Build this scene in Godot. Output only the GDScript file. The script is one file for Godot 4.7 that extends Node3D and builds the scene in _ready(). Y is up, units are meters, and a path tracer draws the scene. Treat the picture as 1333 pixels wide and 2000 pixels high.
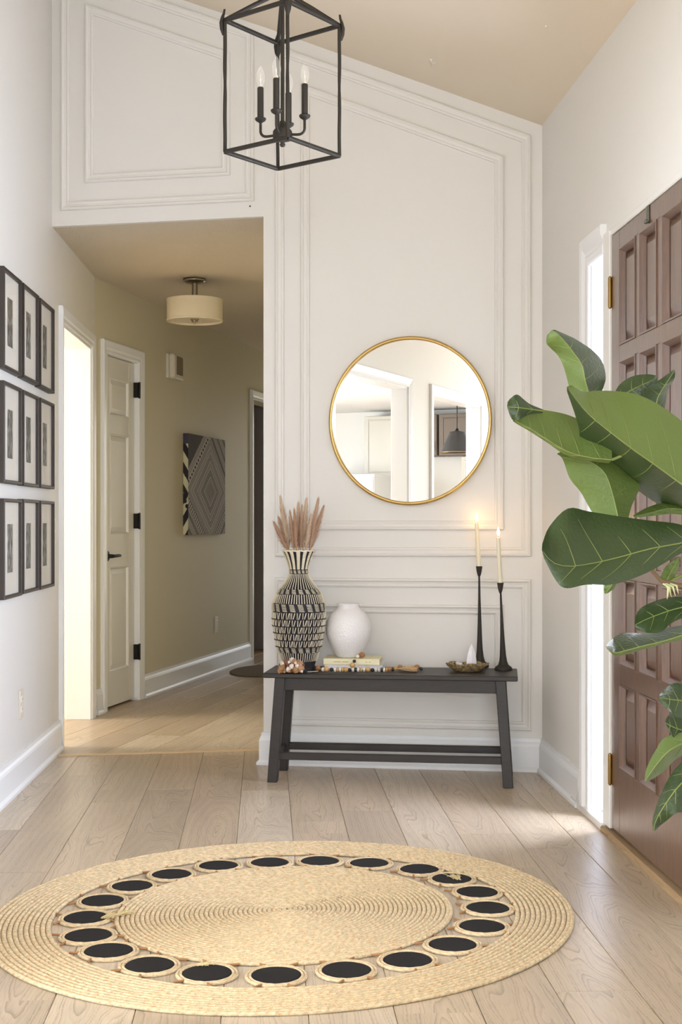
extends Node3D
# A bright entry hall: an angled back wall with picture-frame moulding, a black bench, a round jute rug, a hall on the left and the front door on the right.
# Plan coordinates are Vector2(x, depth in front of the camera); y is up, metres.

const F := 2600.0
const CX := 666.5
const HY := 1016.0
const EYE := 1.08

var rng := RandomNumberGenerator.new()
var M := {}


func _ready() -> void:
	rng.seed = 7
	set_view()
	make_materials()
	build_shell()
	build_trim()
	build_floor()
	build_doors()
	build_back_rooms()
	build_rug()
	build_bench()
	build_vases()
	build_bench_things()
	build_mirror()
	build_lantern()
	build_hall_things()
	build_gallery()
	build_fig()
	build_small_things()


# ---------------------------------------------------------------- camera, sky, lights
func set_view() -> void:
	var cam := Camera3D.new()
	cam.name = "camera"
	cam.projection = Camera3D.PROJECTION_FRUSTUM
	cam.keep_aspect = Camera3D.KEEP_HEIGHT
	cam.near = 0.1
	cam.far = 200.0
	cam.size = 2000.0 / F * cam.near
	cam.frustum_offset = Vector2(0.0, (HY - 1000.0) / F * cam.near)
	cam.position = Vector3(0, EYE, 0)
	add_child(cam)
	var we := WorldEnvironment.new()
	we.name = "world_environment"
	var e := Environment.new()
	e.background_mode = Environment.BG_SKY
	var sky := Sky.new()
	var sm := ProceduralSkyMaterial.new()
	sm.sky_top_color = Color(0.62, 0.74, 0.92)
	sm.sky_horizon_color = Color(0.90, 0.93, 0.97)
	sm.ground_bottom_color = Color(0.42, 0.42, 0.38)
	sm.ground_horizon_color = Color(0.72, 0.73, 0.72)
	sm.sky_energy_multiplier = 1.5
	sky.sky_material = sm
	e.sky = sky
	e.tonemap_mode = Environment.TONE_MAPPER_LINEAR
	e.tonemap_exposure = 1.16
	e.sdfgi_enabled = true
	e.ssao_enabled = true
	e.ssil_enabled = true
	we.environment = e
	add_child(we)
	# daylight through the openings: rear window, kitchen window and roof light, sidelight, the room beyond the hall doorway
	area("daylight_rear_window", Vector3(0.1, 1.55, 4.55), Vector3(0, 0.02, -1), Vector2(2.3, 1.9), 13.5, Color(0.93, 0.96, 1.0))
	area("daylight_kitchen_window", Vector3(-5.5, 1.45, -0.2), Vector3(1, 0.05, 0.0), Vector2(3.2, 1.5), 40.0, Color(0.91, 0.95, 1.0))
	area("kitchen_ceiling_light", Vector3(-2.6, 2.36, -0.6), Vector3(0.0, -1, 0), Vector2(1.2, 2.6), 8.0, Color(0.97, 0.98, 1.0))
	area("daylight_entry_window", Vector3(1.42, 1.35, 1.6), Vector3(-1, 0.05, -0.35), Vector2(1.9, 1.6), 8.5, Color(0.93, 0.96, 1.0))
	area("daylight_sidelight", Vector3(1.10, 1.08, -4.73), Vector3(-1, 0.0, -0.05), Vector2(0.18, 1.8), 6.5, Color(0.83, 0.88, 1.0))
	area("daylight_far_sidelight", Vector3(1.14, 1.50, -3.52), Vector3(-1, 0.25, -0.3), Vector2(0.17, 0.9), 4.5, Color(0.88, 0.93, 1.0))
	area("daylight_bedroom", Vector3(-3.9, 1.5, -6.62), Vector3(1, 0, 0.04), Vector2(1.0, 1.6), 8.5, Color(0.98, 0.97, 0.94))
	area("daylight_hall_end", Vector3(0.30, 1.2, -12.05), Vector3(-0.2195, 0.0, 0.9756), Vector2(0.7, 1.7), 1.15, Color(1.0, 0.95, 0.84))


func area(called: String, at: Vector3, towards: Vector3, size: Vector2, energy: float, color: Color) -> void:
	var l := AreaLight3D.new()
	l.name = called
	l.area_size = size
	l.area_normalize_energy = true
	l.light_energy = energy
	l.light_color = color
	l.shadow_enabled = true
	l.area_range = 30.0
	var up := Vector3.UP if absf(towards.normalized().y) < 0.95 else Vector3.RIGHT
	l.transform = Transform3D(Basis.looking_at(towards, up), at)
	add_child(l)


# ---------------------------------------------------------------- meshes
class Sh:
	var v := PackedVector3Array()
	var n := PackedVector3Array()
	var t := PackedVector2Array()
	var ix := PackedInt32Array()

	func put(p: Vector3, nn: Vector3, uv := Vector2.ZERO) -> int:
		v.append(p)
		n.append(nn)
		t.append(uv)
		return v.size() - 1

	func face(i: int, j: int, k: int) -> void:  # turned so that the face looks along its normals
		var c := (v[j] - v[i]).cross(v[k] - v[i])
		if c.dot(n[i] + n[j] + n[k]) > 0.0:
			ix.append_array([i, k, j])
		else:
			ix.append_array([i, j, k])

	func tri(a: Vector3, b: Vector3, c: Vector3, nn: Vector3, ta := Vector2.ZERO, tb := Vector2.ZERO, tc := Vector2.ZERO) -> void:
		face(put(a, nn, ta), put(b, nn, tb), put(c, nn, tc))

	func quad(a: Vector3, b: Vector3, c: Vector3, d: Vector3, away: Vector3, ta := Vector2.ZERO, tb := Vector2.ZERO, tc := Vector2.ZERO, td := Vector2.ZERO) -> void:
		var nn := (c - a).cross(d - b)
		if nn.length_squared() < 1e-16:
			return
		nn = nn.normalized()
		if nn.dot(away) < 0.0:
			nn = -nn
		var i := put(a, nn, ta)
		var j := put(b, nn, tb)
		var k := put(c, nn, tc)
		var l := put(d, nn, td)
		face(i, j, k)
		face(i, k, l)

	func box(xf: Transform3D, lo: Vector3, hi: Vector3, bev := 0.0, us := Vector2.ONE, uo := Vector2.ZERO) -> void:
		var c := (lo + hi) / 2.0
		var h := (hi - lo).abs() / 2.0
		bev = minf(bev, minf(h.x, minf(h.y, h.z)) * 0.95)
		var at := func(s: Vector3, k: int) -> Vector3:
			var p := Vector3(s.x * h.x, s.y * h.y, s.z * h.z)
			for a in 3:
				if a != k:
					p[a] -= s[a] * bev
			return p
		for k in 3:
			var a := (k + 1) % 3
			var b := (k + 2) % 3
			for sg in [-1.0, 1.0]:
				var q := []
				for w in [[-1.0, -1.0], [1.0, -1.0], [1.0, 1.0], [-1.0, 1.0]]:
					var s := Vector3.ZERO
					s[k] = sg
					s[a] = w[0]
					s[b] = w[1]
					q.append(at.call(s, k))
				var uv := []
				for p in q:
					var flat := Vector2(p.x, p.z) if k == 1 else (Vector2(p.x, p.y) if k == 2 else Vector2(p.z, p.y))
					uv.append(Vector2(flat.x * us.x, flat.y * us.y) + uo)
				var away := Vector3.ZERO
				away[k] = sg
				quad(xf * (c + q[0]), xf * (c + q[1]), xf * (c + q[2]), xf * (c + q[3]), xf.basis * away, uv[0], uv[1], uv[2], uv[3])
		if bev <= 0.0:
			return
		for k in 3:
			var a := (k + 1) % 3
			var b := (k + 2) % 3
			for sa in [-1.0, 1.0]:
				for sb in [-1.0, 1.0]:
					var s1 := Vector3.ZERO
					s1[a] = sa
					s1[b] = sb
					var s2 := s1
					s1[k] = -1.0
					s2[k] = 1.0
					var away := Vector3.ZERO
					away[a] = sa
					away[b] = sb
					quad(xf * (c + at.call(s1, a)), xf * (c + at.call(s1, b)), xf * (c + at.call(s2, b)), xf * (c + at.call(s2, a)), xf.basis * away)
		for sx in [-1.0, 1.0]:
			for sy in [-1.0, 1.0]:
				for sz in [-1.0, 1.0]:
					var s := Vector3(sx, sy, sz)
					tri(xf * (c + at.call(s, 0)), xf * (c + at.call(s, 1)), xf * (c + at.call(s, 2)), (xf.basis * s).normalized())

	# rows of points joined into a smooth skin; normals look away from the middle (or the other way)
	func grid(rows: Array, around := false, flip := 0, us := 1.0, vs := 1.0, uo := Vector2.ZERO) -> void:
		var nr := rows.size()
		var nc: int = rows[0].size()
		var acc := []
		for i in nr:
			var z := PackedVector3Array()
			z.resize(nc)
			acc.append(z)
		var mid := Vector3.ZERO
		for i in nr:
			for j in nc:
				mid += rows[i][j]
		mid /= nr * nc
		var sign := 0.0
		var last := nc if around else nc - 1
		for i in nr - 1:
			for j in last:
				var jj := (j + 1) % nc
				var a: Vector3 = rows[i][j]
				var b: Vector3 = rows[i][jj]
				var c: Vector3 = rows[i + 1][jj]
				var d: Vector3 = rows[i + 1][j]
				var f := (c - a).cross(d - b)
				acc[i][j] += f
				acc[i][jj] += f
				acc[i + 1][jj] += f
				acc[i + 1][j] += f
				sign += f.dot((a + b + c + d) / 4.0 - mid)
		var s := 1.0 if sign >= 0.0 else -1.0
		if flip != 0:
			s = float(flip)
		var start := v.size()
		var wide := nc + 1 if around else nc
		for i in nr:
			for j in wide:
				var nn: Vector3 = acc[i][j % nc] * s
				put(rows[i][j % nc], nn.normalized() if nn.length_squared() > 1e-24 else Vector3.UP, Vector2(us * j / maxf(1.0, wide - 1), vs * i / maxf(1.0, nr - 1)) + uo)
		for i in nr - 1:
			for j in wide - 1:
				var a := start + i * wide + j
				if s > 0.0:
					ix.append_array([a, a + wide + 1, a + 1, a, a + wide, a + wide + 1])
				else:
					ix.append_array([a, a + 1, a + wide + 1, a, a + wide + 1, a + wide])

	func cap(ring: PackedVector3Array, away: Vector3) -> void:
		var mid := Vector3.ZERO
		for p in ring:
			mid += p
		mid /= ring.size()
		for i in ring.size():
			tri(mid, ring[i], ring[(i + 1) % ring.size()], away.normalized())

	# (radius, height) pairs turned about the y axis; closed below and above where the radius is not zero
	func lathe(prof: PackedVector2Array, segs: int, xf := Transform3D(), squash := Vector2.ONE, caps := true, us := 1.0, vs := 1.0) -> void:
		var rows := []
		for p in prof:
			var r := PackedVector3Array()
			for j in segs:
				var a := TAU * j / segs
				r.append(xf * Vector3(p.x * cos(a) * squash.x, p.y, p.x * sin(a) * squash.y))
			rows.append(r)
		grid(rows, true, 0, us, vs)
		if caps:
			for e in [0, prof.size() - 1]:
				if prof[e].x > 1e-4:
					var dy := prof[0].y - prof[prof.size() - 1].y
					cap(rows[e], xf.basis * Vector3(0, dy if e == 0 else -dy, 0))

	func tube(path: PackedVector3Array, radii, sides := 8, caps := true, spin := 0.0) -> void:
		var rows := []
		var side := Vector3.ZERO
		for i in path.size():
			var d := (path[mini(i + 1, path.size() - 1)] - path[maxi(i - 1, 0)]).normalized()
			if side == Vector3.ZERO:
				side = d.cross(Vector3.UP if absf(d.y) < 0.9 else Vector3.RIGHT).normalized()
			side = (side - d * side.dot(d)).normalized()
			var up := d.cross(side)
			var r: float = radii[i] if radii is Array or radii is PackedFloat32Array else radii
			var ring := PackedVector3Array()
			for j in sides:
				var a := TAU * j / sides + spin
				ring.append(path[i] + (side * cos(a) + up * sin(a)) * r)
			rows.append(ring)
		grid(rows, true)
		if caps:
			cap(rows[0], path[0] - path[1])
			cap(rows[-1], path[-1] - path[-2])

	# a flat outline (x, y of xf) with its face at z0 and its back at z1
	func slab(poly: PackedVector2Array, xf: Transform3D, z0: float, z1: float) -> void:
		var tris := Geometry2D.triangulate_polygon(poly)
		var up := 1.0 if z0 > z1 else -1.0
		for i in range(0, tris.size(), 3):
			var q := [poly[tris[i]], poly[tris[i + 1]], poly[tris[i + 2]]]
			for w in [[z0, up], [z1, -up]]:
				tri(xf * Vector3(q[0].x, q[0].y, w[0]), xf * Vector3(q[1].x, q[1].y, w[0]), xf * Vector3(q[2].x, q[2].y, w[0]), xf.basis * Vector3(0, 0, w[1]), q[0], q[1], q[2])
		var cw := 1.0 if Geometry2D.is_polygon_clockwise(poly) else -1.0
		for i in poly.size():
			var a := poly[i]
			var b := poly[(i + 1) % poly.size()]
			var out := (b - a).orthogonal() * cw
			var o3 := xf.basis * Vector3(out.x, out.y, 0)
			if Geometry2D.is_point_in_polygon((a + b) / 2.0 + out.normalized() * 1e-4, poly):
				o3 = -o3
			quad(xf * Vector3(a.x, a.y, z0), xf * Vector3(b.x, b.y, z0), xf * Vector3(b.x, b.y, z1), xf * Vector3(a.x, a.y, z1), o3)

	# a profile (across, out) run along a mitred path in the x-y plane of xf
	func run(path: PackedVector2Array, prof: PackedVector2Array, xf: Transform3D, side := 1.0, closed := false) -> void:
		var m := path.size()
		var off := []
		for i in m:
			var has_in := closed or i > 0
			var has_out := closed or i < m - 1
			var a := (path[i] - path[(i - 1 + m) % m]).normalized() if has_in else Vector2.ZERO
			var b := (path[(i + 1) % m] - path[i]).normalized() if has_out else Vector2.ZERO
			if not has_in:
				a = b
			if not has_out:
				b = a
			var na := Vector2(-a.y, a.x)
			var nb := Vector2(-b.y, b.x)
			var mm := (na + nb)
			mm /= maxf(0.2, 1.0 + na.dot(nb))
			off.append(mm * side)
		var segs := m if closed else m - 1
		for i in segs:
			var i2 := (i + 1) % m
			var mid := Vector3.ZERO
			for p in prof:
				mid += Vector3(path[i].x + path[i2].x + (off[i].x + off[i2].x) * p.x, path[i].y + path[i2].y + (off[i].y + off[i2].y) * p.x, 2.0 * p.y) / 2.0
			mid /= prof.size()
			for j in prof.size():
				var p := prof[j]
				var q := prof[(j + 1) % prof.size()]
				var a := Vector3(path[i].x + off[i].x * p.x, path[i].y + off[i].y * p.x, p.y)
				var b := Vector3(path[i2].x + off[i2].x * p.x, path[i2].y + off[i2].y * p.x, p.y)
				var c := Vector3(path[i2].x + off[i2].x * q.x, path[i2].y + off[i2].y * q.x, q.y)
				var d := Vector3(path[i].x + off[i].x * q.x, path[i].y + off[i].y * q.x, q.y)
				var e := p - q
				var along := (b - a).normalized()
				var w := ((a + b + c + d) / 4.0 - mid)
				w -= along * w.dot(along)
				if e.length() > 1e-6:
					quad(xf * a, xf * b, xf * c, xf * d, xf.basis * w)
		if not closed:
			for i in [0, m - 1]:
				var ring := PackedVector3Array()
				for p in prof:
					ring.append(xf * Vector3(path[i].x + off[i].x * p.x, path[i].y + off[i].y * p.x, p.y))
				var d := path[0] - path[1] if i == 0 else path[m - 1] - path[m - 2]
				cap(ring, xf.basis * Vector3(d.x, d.y, 0))

	func surface(am: ArrayMesh, mat: Material) -> void:
		if ix.is_empty():
			return
		var arr := []
		arr.resize(Mesh.ARRAY_MAX)
		arr[Mesh.ARRAY_VERTEX] = v
		arr[Mesh.ARRAY_NORMAL] = n
		arr[Mesh.ARRAY_TEX_UV] = t
		arr[Mesh.ARRAY_INDEX] = ix
		am.add_surface_from_arrays(Mesh.PRIMITIVE_TRIANGLES, arr)
		am.surface_set_material(am.get_surface_count() - 1, mat)

	func mesh(mat: Material) -> ArrayMesh:
		var am := ArrayMesh.new()
		surface(am, mat)
		return am


# ---------------------------------------------------------------- objects
func numbered(called: String) -> String:
	if not has_node(NodePath(called)):
		return called
	var i := 1
	while has_node(NodePath("%s_%03d" % [called, i])):
		i += 1
	return "%s_%03d" % [called, i]


func obj(called: String, sh, mat: Material, parent: Node = null) -> MeshInstance3D:
	var o := MeshInstance3D.new()
	o.mesh = sh.mesh(mat) if sh is Sh else sh
	o.cast_shadow = GeometryInstance3D.SHADOW_CASTING_SETTING_ON
	var p: Node = parent if parent else self
	if p == self:
		o.name = numbered(called)
	else:
		var k := called
		var i := 1
		while p.has_node(NodePath(k)):
			k = "%s_%03d" % [called, i]
			i += 1
		o.name = k
	p.add_child(o, true)
	return o


func tag(o: Node, label: String, category: String, group := "", kind := "") -> Node:
	if label:
		o.set_meta("label", label)
	if category:
		o.set_meta("category", category)
	if group:
		o.set_meta("group", group)
	if kind:
		o.set_meta("kind", kind)
	return o


func thing(called: String, label: String, category: String, xf := Transform3D(), group := "") -> Node3D:
	var o := Node3D.new()
	o.name = numbered(called)
	add_child(o)
	o.transform = xf
	tag(o, label, category, group)
	return o


func struct(called: String, sh, mat: Material, label: String, category: String, parent: Node = null) -> MeshInstance3D:
	var o := obj(called, sh, mat, parent)
	if parent == null:
		tag(o, label, category, "", "structure")
	return o


func frame(p: Vector2, d: Vector2) -> Transform3D:  # x along d in plan, y up, z out of the wall
	d = d.normalized()
	var x := Vector3(d.x, 0, -d.y)
	return Transform3D(Basis(x, Vector3.UP, x.cross(Vector3.UP)), Vector3(p.x, 0, -p.y))


func plan(y := 0.0) -> Transform3D:  # x, depth -> world, third axis up
	return Transform3D(Basis(Vector3(1, 0, 0), Vector3(0, 0, -1), Vector3(0, 1, 0)), Vector3(0, y, 0))


func P(x: float, y: float, z: float) -> Vector3:
	return Vector3((x - CX) / F * z, EYE - (y - HY) / F * z, -z)


func rect(x0: float, y0: float, x1: float, y1: float) -> PackedVector2Array:
	return PackedVector2Array([Vector2(x0, y0), Vector2(x1, y0), Vector2(x1, y1), Vector2(x0, y1)])


func V(list: Array) -> PackedVector2Array:
	var out := PackedVector2Array()
	for i in range(0, list.size(), 2):
		out.append(Vector2(list[i], list[i + 1]))
	return out


# ---------------------------------------------------------------- materials
func flat(called: String, c: Color, rough := 0.6, metal := 0.0) -> StandardMaterial3D:
	var m := StandardMaterial3D.new()
	m.resource_name = called
	m.albedo_color = c
	m.roughness = rough
	m.metallic = metal
	return m


func C(r: int, g: int, b: int) -> Color:
	return Color(r / 255.0, g / 255.0, b / 255.0)


func noise(freq: float, sd: int, oct := 3) -> FastNoiseLite:
	var n := FastNoiseLite.new()
	n.noise_type = FastNoiseLite.TYPE_SIMPLEX_SMOOTH
	n.seed = sd
	n.frequency = freq
	n.fractal_type = FastNoiseLite.FRACTAL_FBM
	n.fractal_octaves = oct
	return n


func picture(w: int, h: int, fn: Callable) -> ImageTexture:
	var bytes := PackedByteArray()
	bytes.resize(w * h * 3)
	var k := 0
	for y in h:
		for x in w:
			var c: Color = fn.call(x, y)
			bytes[k] = clampi(int(c.r * 255.0), 0, 255)
			bytes[k + 1] = clampi(int(c.g * 255.0), 0, 255)
			bytes[k + 2] = clampi(int(c.b * 255.0), 0, 255)
			k += 3
	return ImageTexture.create_from_image(Image.create_from_data(w, h, false, Image.FORMAT_RGB8, bytes))


func relief(m: StandardMaterial3D, freq: float, cm: float, scale := 1.0, sd := 3) -> void:
	var nt := NoiseTexture2D.new()
	nt.width = 512
	nt.height = 512
	nt.seamless = true
	nt.noise = noise(freq, sd, 4)
	m.heightmap_enabled = true
	m.heightmap_texture = nt
	m.heightmap_scale = cm
	m.uv1_triplanar = true
	m.uv1_world_triplanar = true
	m.uv1_scale = Vector3.ONE * scale


func oak(tex: Texture2D, tint: Color, rough: float) -> StandardMaterial3D:
	var m := flat("oak plank", tint, rough)
	m.albedo_texture = tex
	return m


func make_materials() -> void:
	M.wall = flat("warm white wall paint", C(232, 228, 220), 0.55)
	relief(M.wall, 0.05, 0.03, 2.0)
	M.panel = flat("warm white satin wall paint", C(233, 229, 221), 0.45)
	M.ceiling = flat("ceiling paint", C(235, 221, 199), 0.8)
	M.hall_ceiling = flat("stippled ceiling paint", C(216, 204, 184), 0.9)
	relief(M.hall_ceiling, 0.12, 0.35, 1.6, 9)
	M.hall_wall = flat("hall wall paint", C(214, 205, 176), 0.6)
	M.trim = flat("white gloss trim paint", C(242, 242, 241), 0.3)
	M.closet = flat("white door paint", C(232, 229, 219), 0.32)
	M.gap = flat("dark gap", C(40, 34, 28), 0.9)
	M.black_metal = flat("black iron", C(43, 37, 28), 0.58, 0.15)
	M.hinge_black = flat("black hinge metal", C(30, 27, 24), 0.45, 0.5)
	M.brass = flat("aged brass", C(150, 118, 62), 0.35, 0.9)
	M.gold = flat("brushed gold", C(204, 172, 106), 0.33, 0.95)
	M.nickel = flat("brushed nickel", C(150, 140, 122), 0.35, 0.9)
	M.mirror = flat("mirror silver", C(224, 224, 221), 0.0, 1.0)
	M.glass = flat("clear glass", Color(1, 1, 1, 0.04), 0.02)
	M.glass.transparency = BaseMaterial3D.TRANSPARENCY_ALPHA
	M.frame_glass = flat("low reflection picture glass", Color(1, 1, 1, 0.03), 0.02)
	M.frame_glass.transparency = BaseMaterial3D.TRANSPARENCY_ALPHA
	M.frame_glass.metallic_specular = 0.25
	M.bulb = flat("bulb glass", Color(1.0, 0.98, 0.93, 0.12), 0.03)
	M.bulb.transparency = BaseMaterial3D.TRANSPARENCY_ALPHA
	M.white_plastic = flat("white plastic", C(236, 231, 220), 0.35)
	M.ivory = flat("ivory plastic", C(226, 216, 195), 0.4)
	# floor oak: five boards in one texture
	var n1 := noise(0.9, 11, 2)
	var n2 := noise(1.0, 12, 2)
	var n3 := noise(1.0, 13, 2)
	var w := 1536
	var h := 640
	var bytes := PackedByteArray()
	bytes.resize(w * h * 3)
	var k := 0
	for y in h:
		var strip := y / 128
		var vv := (y % 128) / 128.0 - 0.5
		var v0: float = [0.01, -0.12, 0.02, 0.16, -0.02][strip]
		var d0: float = [0.028, 0.09, -0.05, 0.05, 0.075][strip]
		var tilt: float = [0.03, 0.012, 0.06, -0.02, -0.045][strip]
		for x in w:
			var u := 2.2 * x / w
			var e := sin(u / 2.2 * PI)  # fades the wander so that the ends meet
			var a := n1.get_noise_2d(u * 1.5, vv * 1.6 + strip * 9.0)
			var b := n2.get_noise_2d(u * 5.0, vv * 5.0 + strip * 7.0)
			var c := n3.get_noise_2d(u * 9.0, vv * 90.0 + strip * 140.0)
			var q := d0 + tilt * sin(u / 2.2 * TAU) + 0.035 * a * (0.4 + e)
			var r := sqrt(pow(vv * 0.19 - v0, 2.0) + q * q) / 0.0068 + b * 0.5
			var f := r - floorf(r)
			var late := f * f * f * (0.55 + 0.45 * sin(r * 1.7))
			var g := 1.0 - 0.22 * late - 0.055 * maxf(0.0, c) * 2.0 + 0.05 * a
			bytes[k] = clampi(int(255.0 * 0.80 * g), 0, 255)
			bytes[k + 1] = clampi(int(255.0 * 0.728 * (g - 0.015 * late)), 0, 255)
			bytes[k + 2] = clampi(int(255.0 * 0.628 * (g - 0.04 * late)), 0, 255)
			k += 3
	var wood := ImageTexture.create_from_image(Image.create_from_data(w, h, false, Image.FORMAT_RGB8, bytes))
	M.oak = []
	for tint in [Color(0.97, 0.96, 0.95), Color(0.92, 0.90, 0.87), Color(1.0, 1.0, 1.0), Color(0.94, 0.915, 0.89), Color(0.89, 0.87, 0.85)]:
		M.oak.append(oak(wood, tint, 0.33))
	M.strip = flat("pale oak strip", C(206, 178, 138), 0.4)
	M.threshold = oak(wood, Color(0.86, 0.78, 0.66), 0.4)
	# stained door wood
	var d1 := noise(1.0, 21, 4)
	var tex := picture(256, 512, func(x: int, y: int):
		var g := 1.0 + 0.30 * d1.get_noise_2d(x * 0.30, y * 0.012) + 0.14 * d1.get_noise_2d(x * 1.2 + 90.0, y * 0.05)
		return Color(0.365 * g, 0.24 * g, 0.158 * g))
	M.door = flat("stained brown door wood", Color(1, 1, 1), 0.36)
	M.door.albedo_texture = tex
	M.door.uv1_triplanar = true
	M.door.uv1_world_triplanar = true
	M.door.uv1_scale = Vector3(1.5, 0.7, 1.5)
	M.door.clearcoat_enabled = true
	M.door.clearcoat = 1.0
	M.door.clearcoat_roughness = 0.26
	M.door.metallic_specular = 0.5
	# bench wood
	var b1 := noise(1.0, 31, 3)
	tex = picture(512, 128, func(x: int, y: int):
		var g := 1.0 + 0.25 * b1.get_noise_2d(x * 0.02, y * 0.5)
		return Color(0.155 * g, 0.128 * g, 0.106 * g))
	M.bench = flat("black-brown stained wood", Color(1, 1, 1), 0.46)
	M.bench.albedo_texture = tex
	M.bench.uv1_triplanar = true
	M.bench.uv1_scale = Vector3(1.0, 2.0, 2.0)
	# jute
	var j1 := noise(1.0, 41, 3)
	tex = picture(1024, 64, func(x: int, y: int):
		var u := x / 1024.0
		var vv := y / 64.0
		var plait := absf(fposmod(u * 36.0 + absf(vv - 0.5) * 1.3 + 0.5 * j1.get_noise_2d(x * 0.02, 400.0), 1.0) - 0.5) * 2.0
		var fib := j1.get_noise_2d(x * 0.35 + absf(vv - 0.5) * 60.0, y * 0.55)
		var red := maxf(0.0, j1.get_noise_2d(x * 0.05 + 300.0, y * 0.06) - 0.28) * 2.4
		var g := 0.88 + 0.10 * sqrt(plait) + 0.30 * fib + 0.12 * j1.get_noise_2d(x * 0.03, 200.0 + y * 0.02) - 0.34 * pow(absf(vv - 0.5) * 2.0, 5.0)
		return Color(0.825 * g, (0.735 - 0.20 * red) * g, (0.58 - 0.28 * red) * g))
	M.jute = flat("braided jute", Color(1, 1, 1), 0.9)
	M.jute.albedo_texture = tex
	M.jute_dark = flat("brown jute thread", C(150, 108, 66), 0.95)
	M.jute_pale = flat("loose jute fibre", C(222, 198, 146), 0.9)
	M.felt = flat("black felted cotton", C(34, 31, 29), 0.9)
	M.felt.metallic_specular = 0.3


# ---------------------------------------------------------------- the plan of the walls
const CORNER := Vector2(0.8647, 5.719)      # back wall meets right wall
const BL := Vector2(-0.3434, 5.895)         # left end of the back wall
const HL := Vector2(-1.3245, 6.097)         # left end of the header over the hall
const HB := Vector2(-1.365, 7.37)           # left wall meets the angled hall wall
const HD := Vector2(0.2195, 0.9756)         # direction of the hall
const HALL_H := 2.425


func lw(z: float) -> Vector2:  # left wall
	return Vector2(-1.1341 - 0.0313 * z, z)


func rw(z: float) -> Vector2:  # right wall
	return Vector2(1.185 - 0.056 * z, z)


func ch(x: float) -> float:  # height of the sloping ceiling
	return 2.775 + 0.405 * (0.8647 - x)


func back_z(px: float) -> float:
	return 5.719 / (1.0 + 5.5e-5 * (px - 1058.0))


func head_z(px: float) -> float:
	return 5.895 / (1.0 + 8.0e-5 * (px - 515.0))


# a place on the back wall or the header as (distance along, height)
func on_back(px: float, py: float) -> Vector2:
	var z := back_z(px)
	return Vector2(Vector2((px - CX) / F * z, z).distance_to(BL), EYE - (py - HY) / F * z)


func on_head(px: float, py: float) -> Vector2:
	var z := head_z(px)
	return Vector2(Vector2((px - CX) / F * z, z).distance_to(HL), EYE - (py - HY) / F * z)


func left_frame() -> Transform3D:
	return frame(lw(-4.7), Vector2(-0.0313, 1.0))


func ls(z: float) -> float:
	return (z + 4.7) * 1.00049


func right_frame() -> Transform3D:
	return frame(rw(5.719), Vector2(0.056, -1.0))


func rs(z: float) -> float:
	return (5.719 - z) * 1.00157


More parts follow.
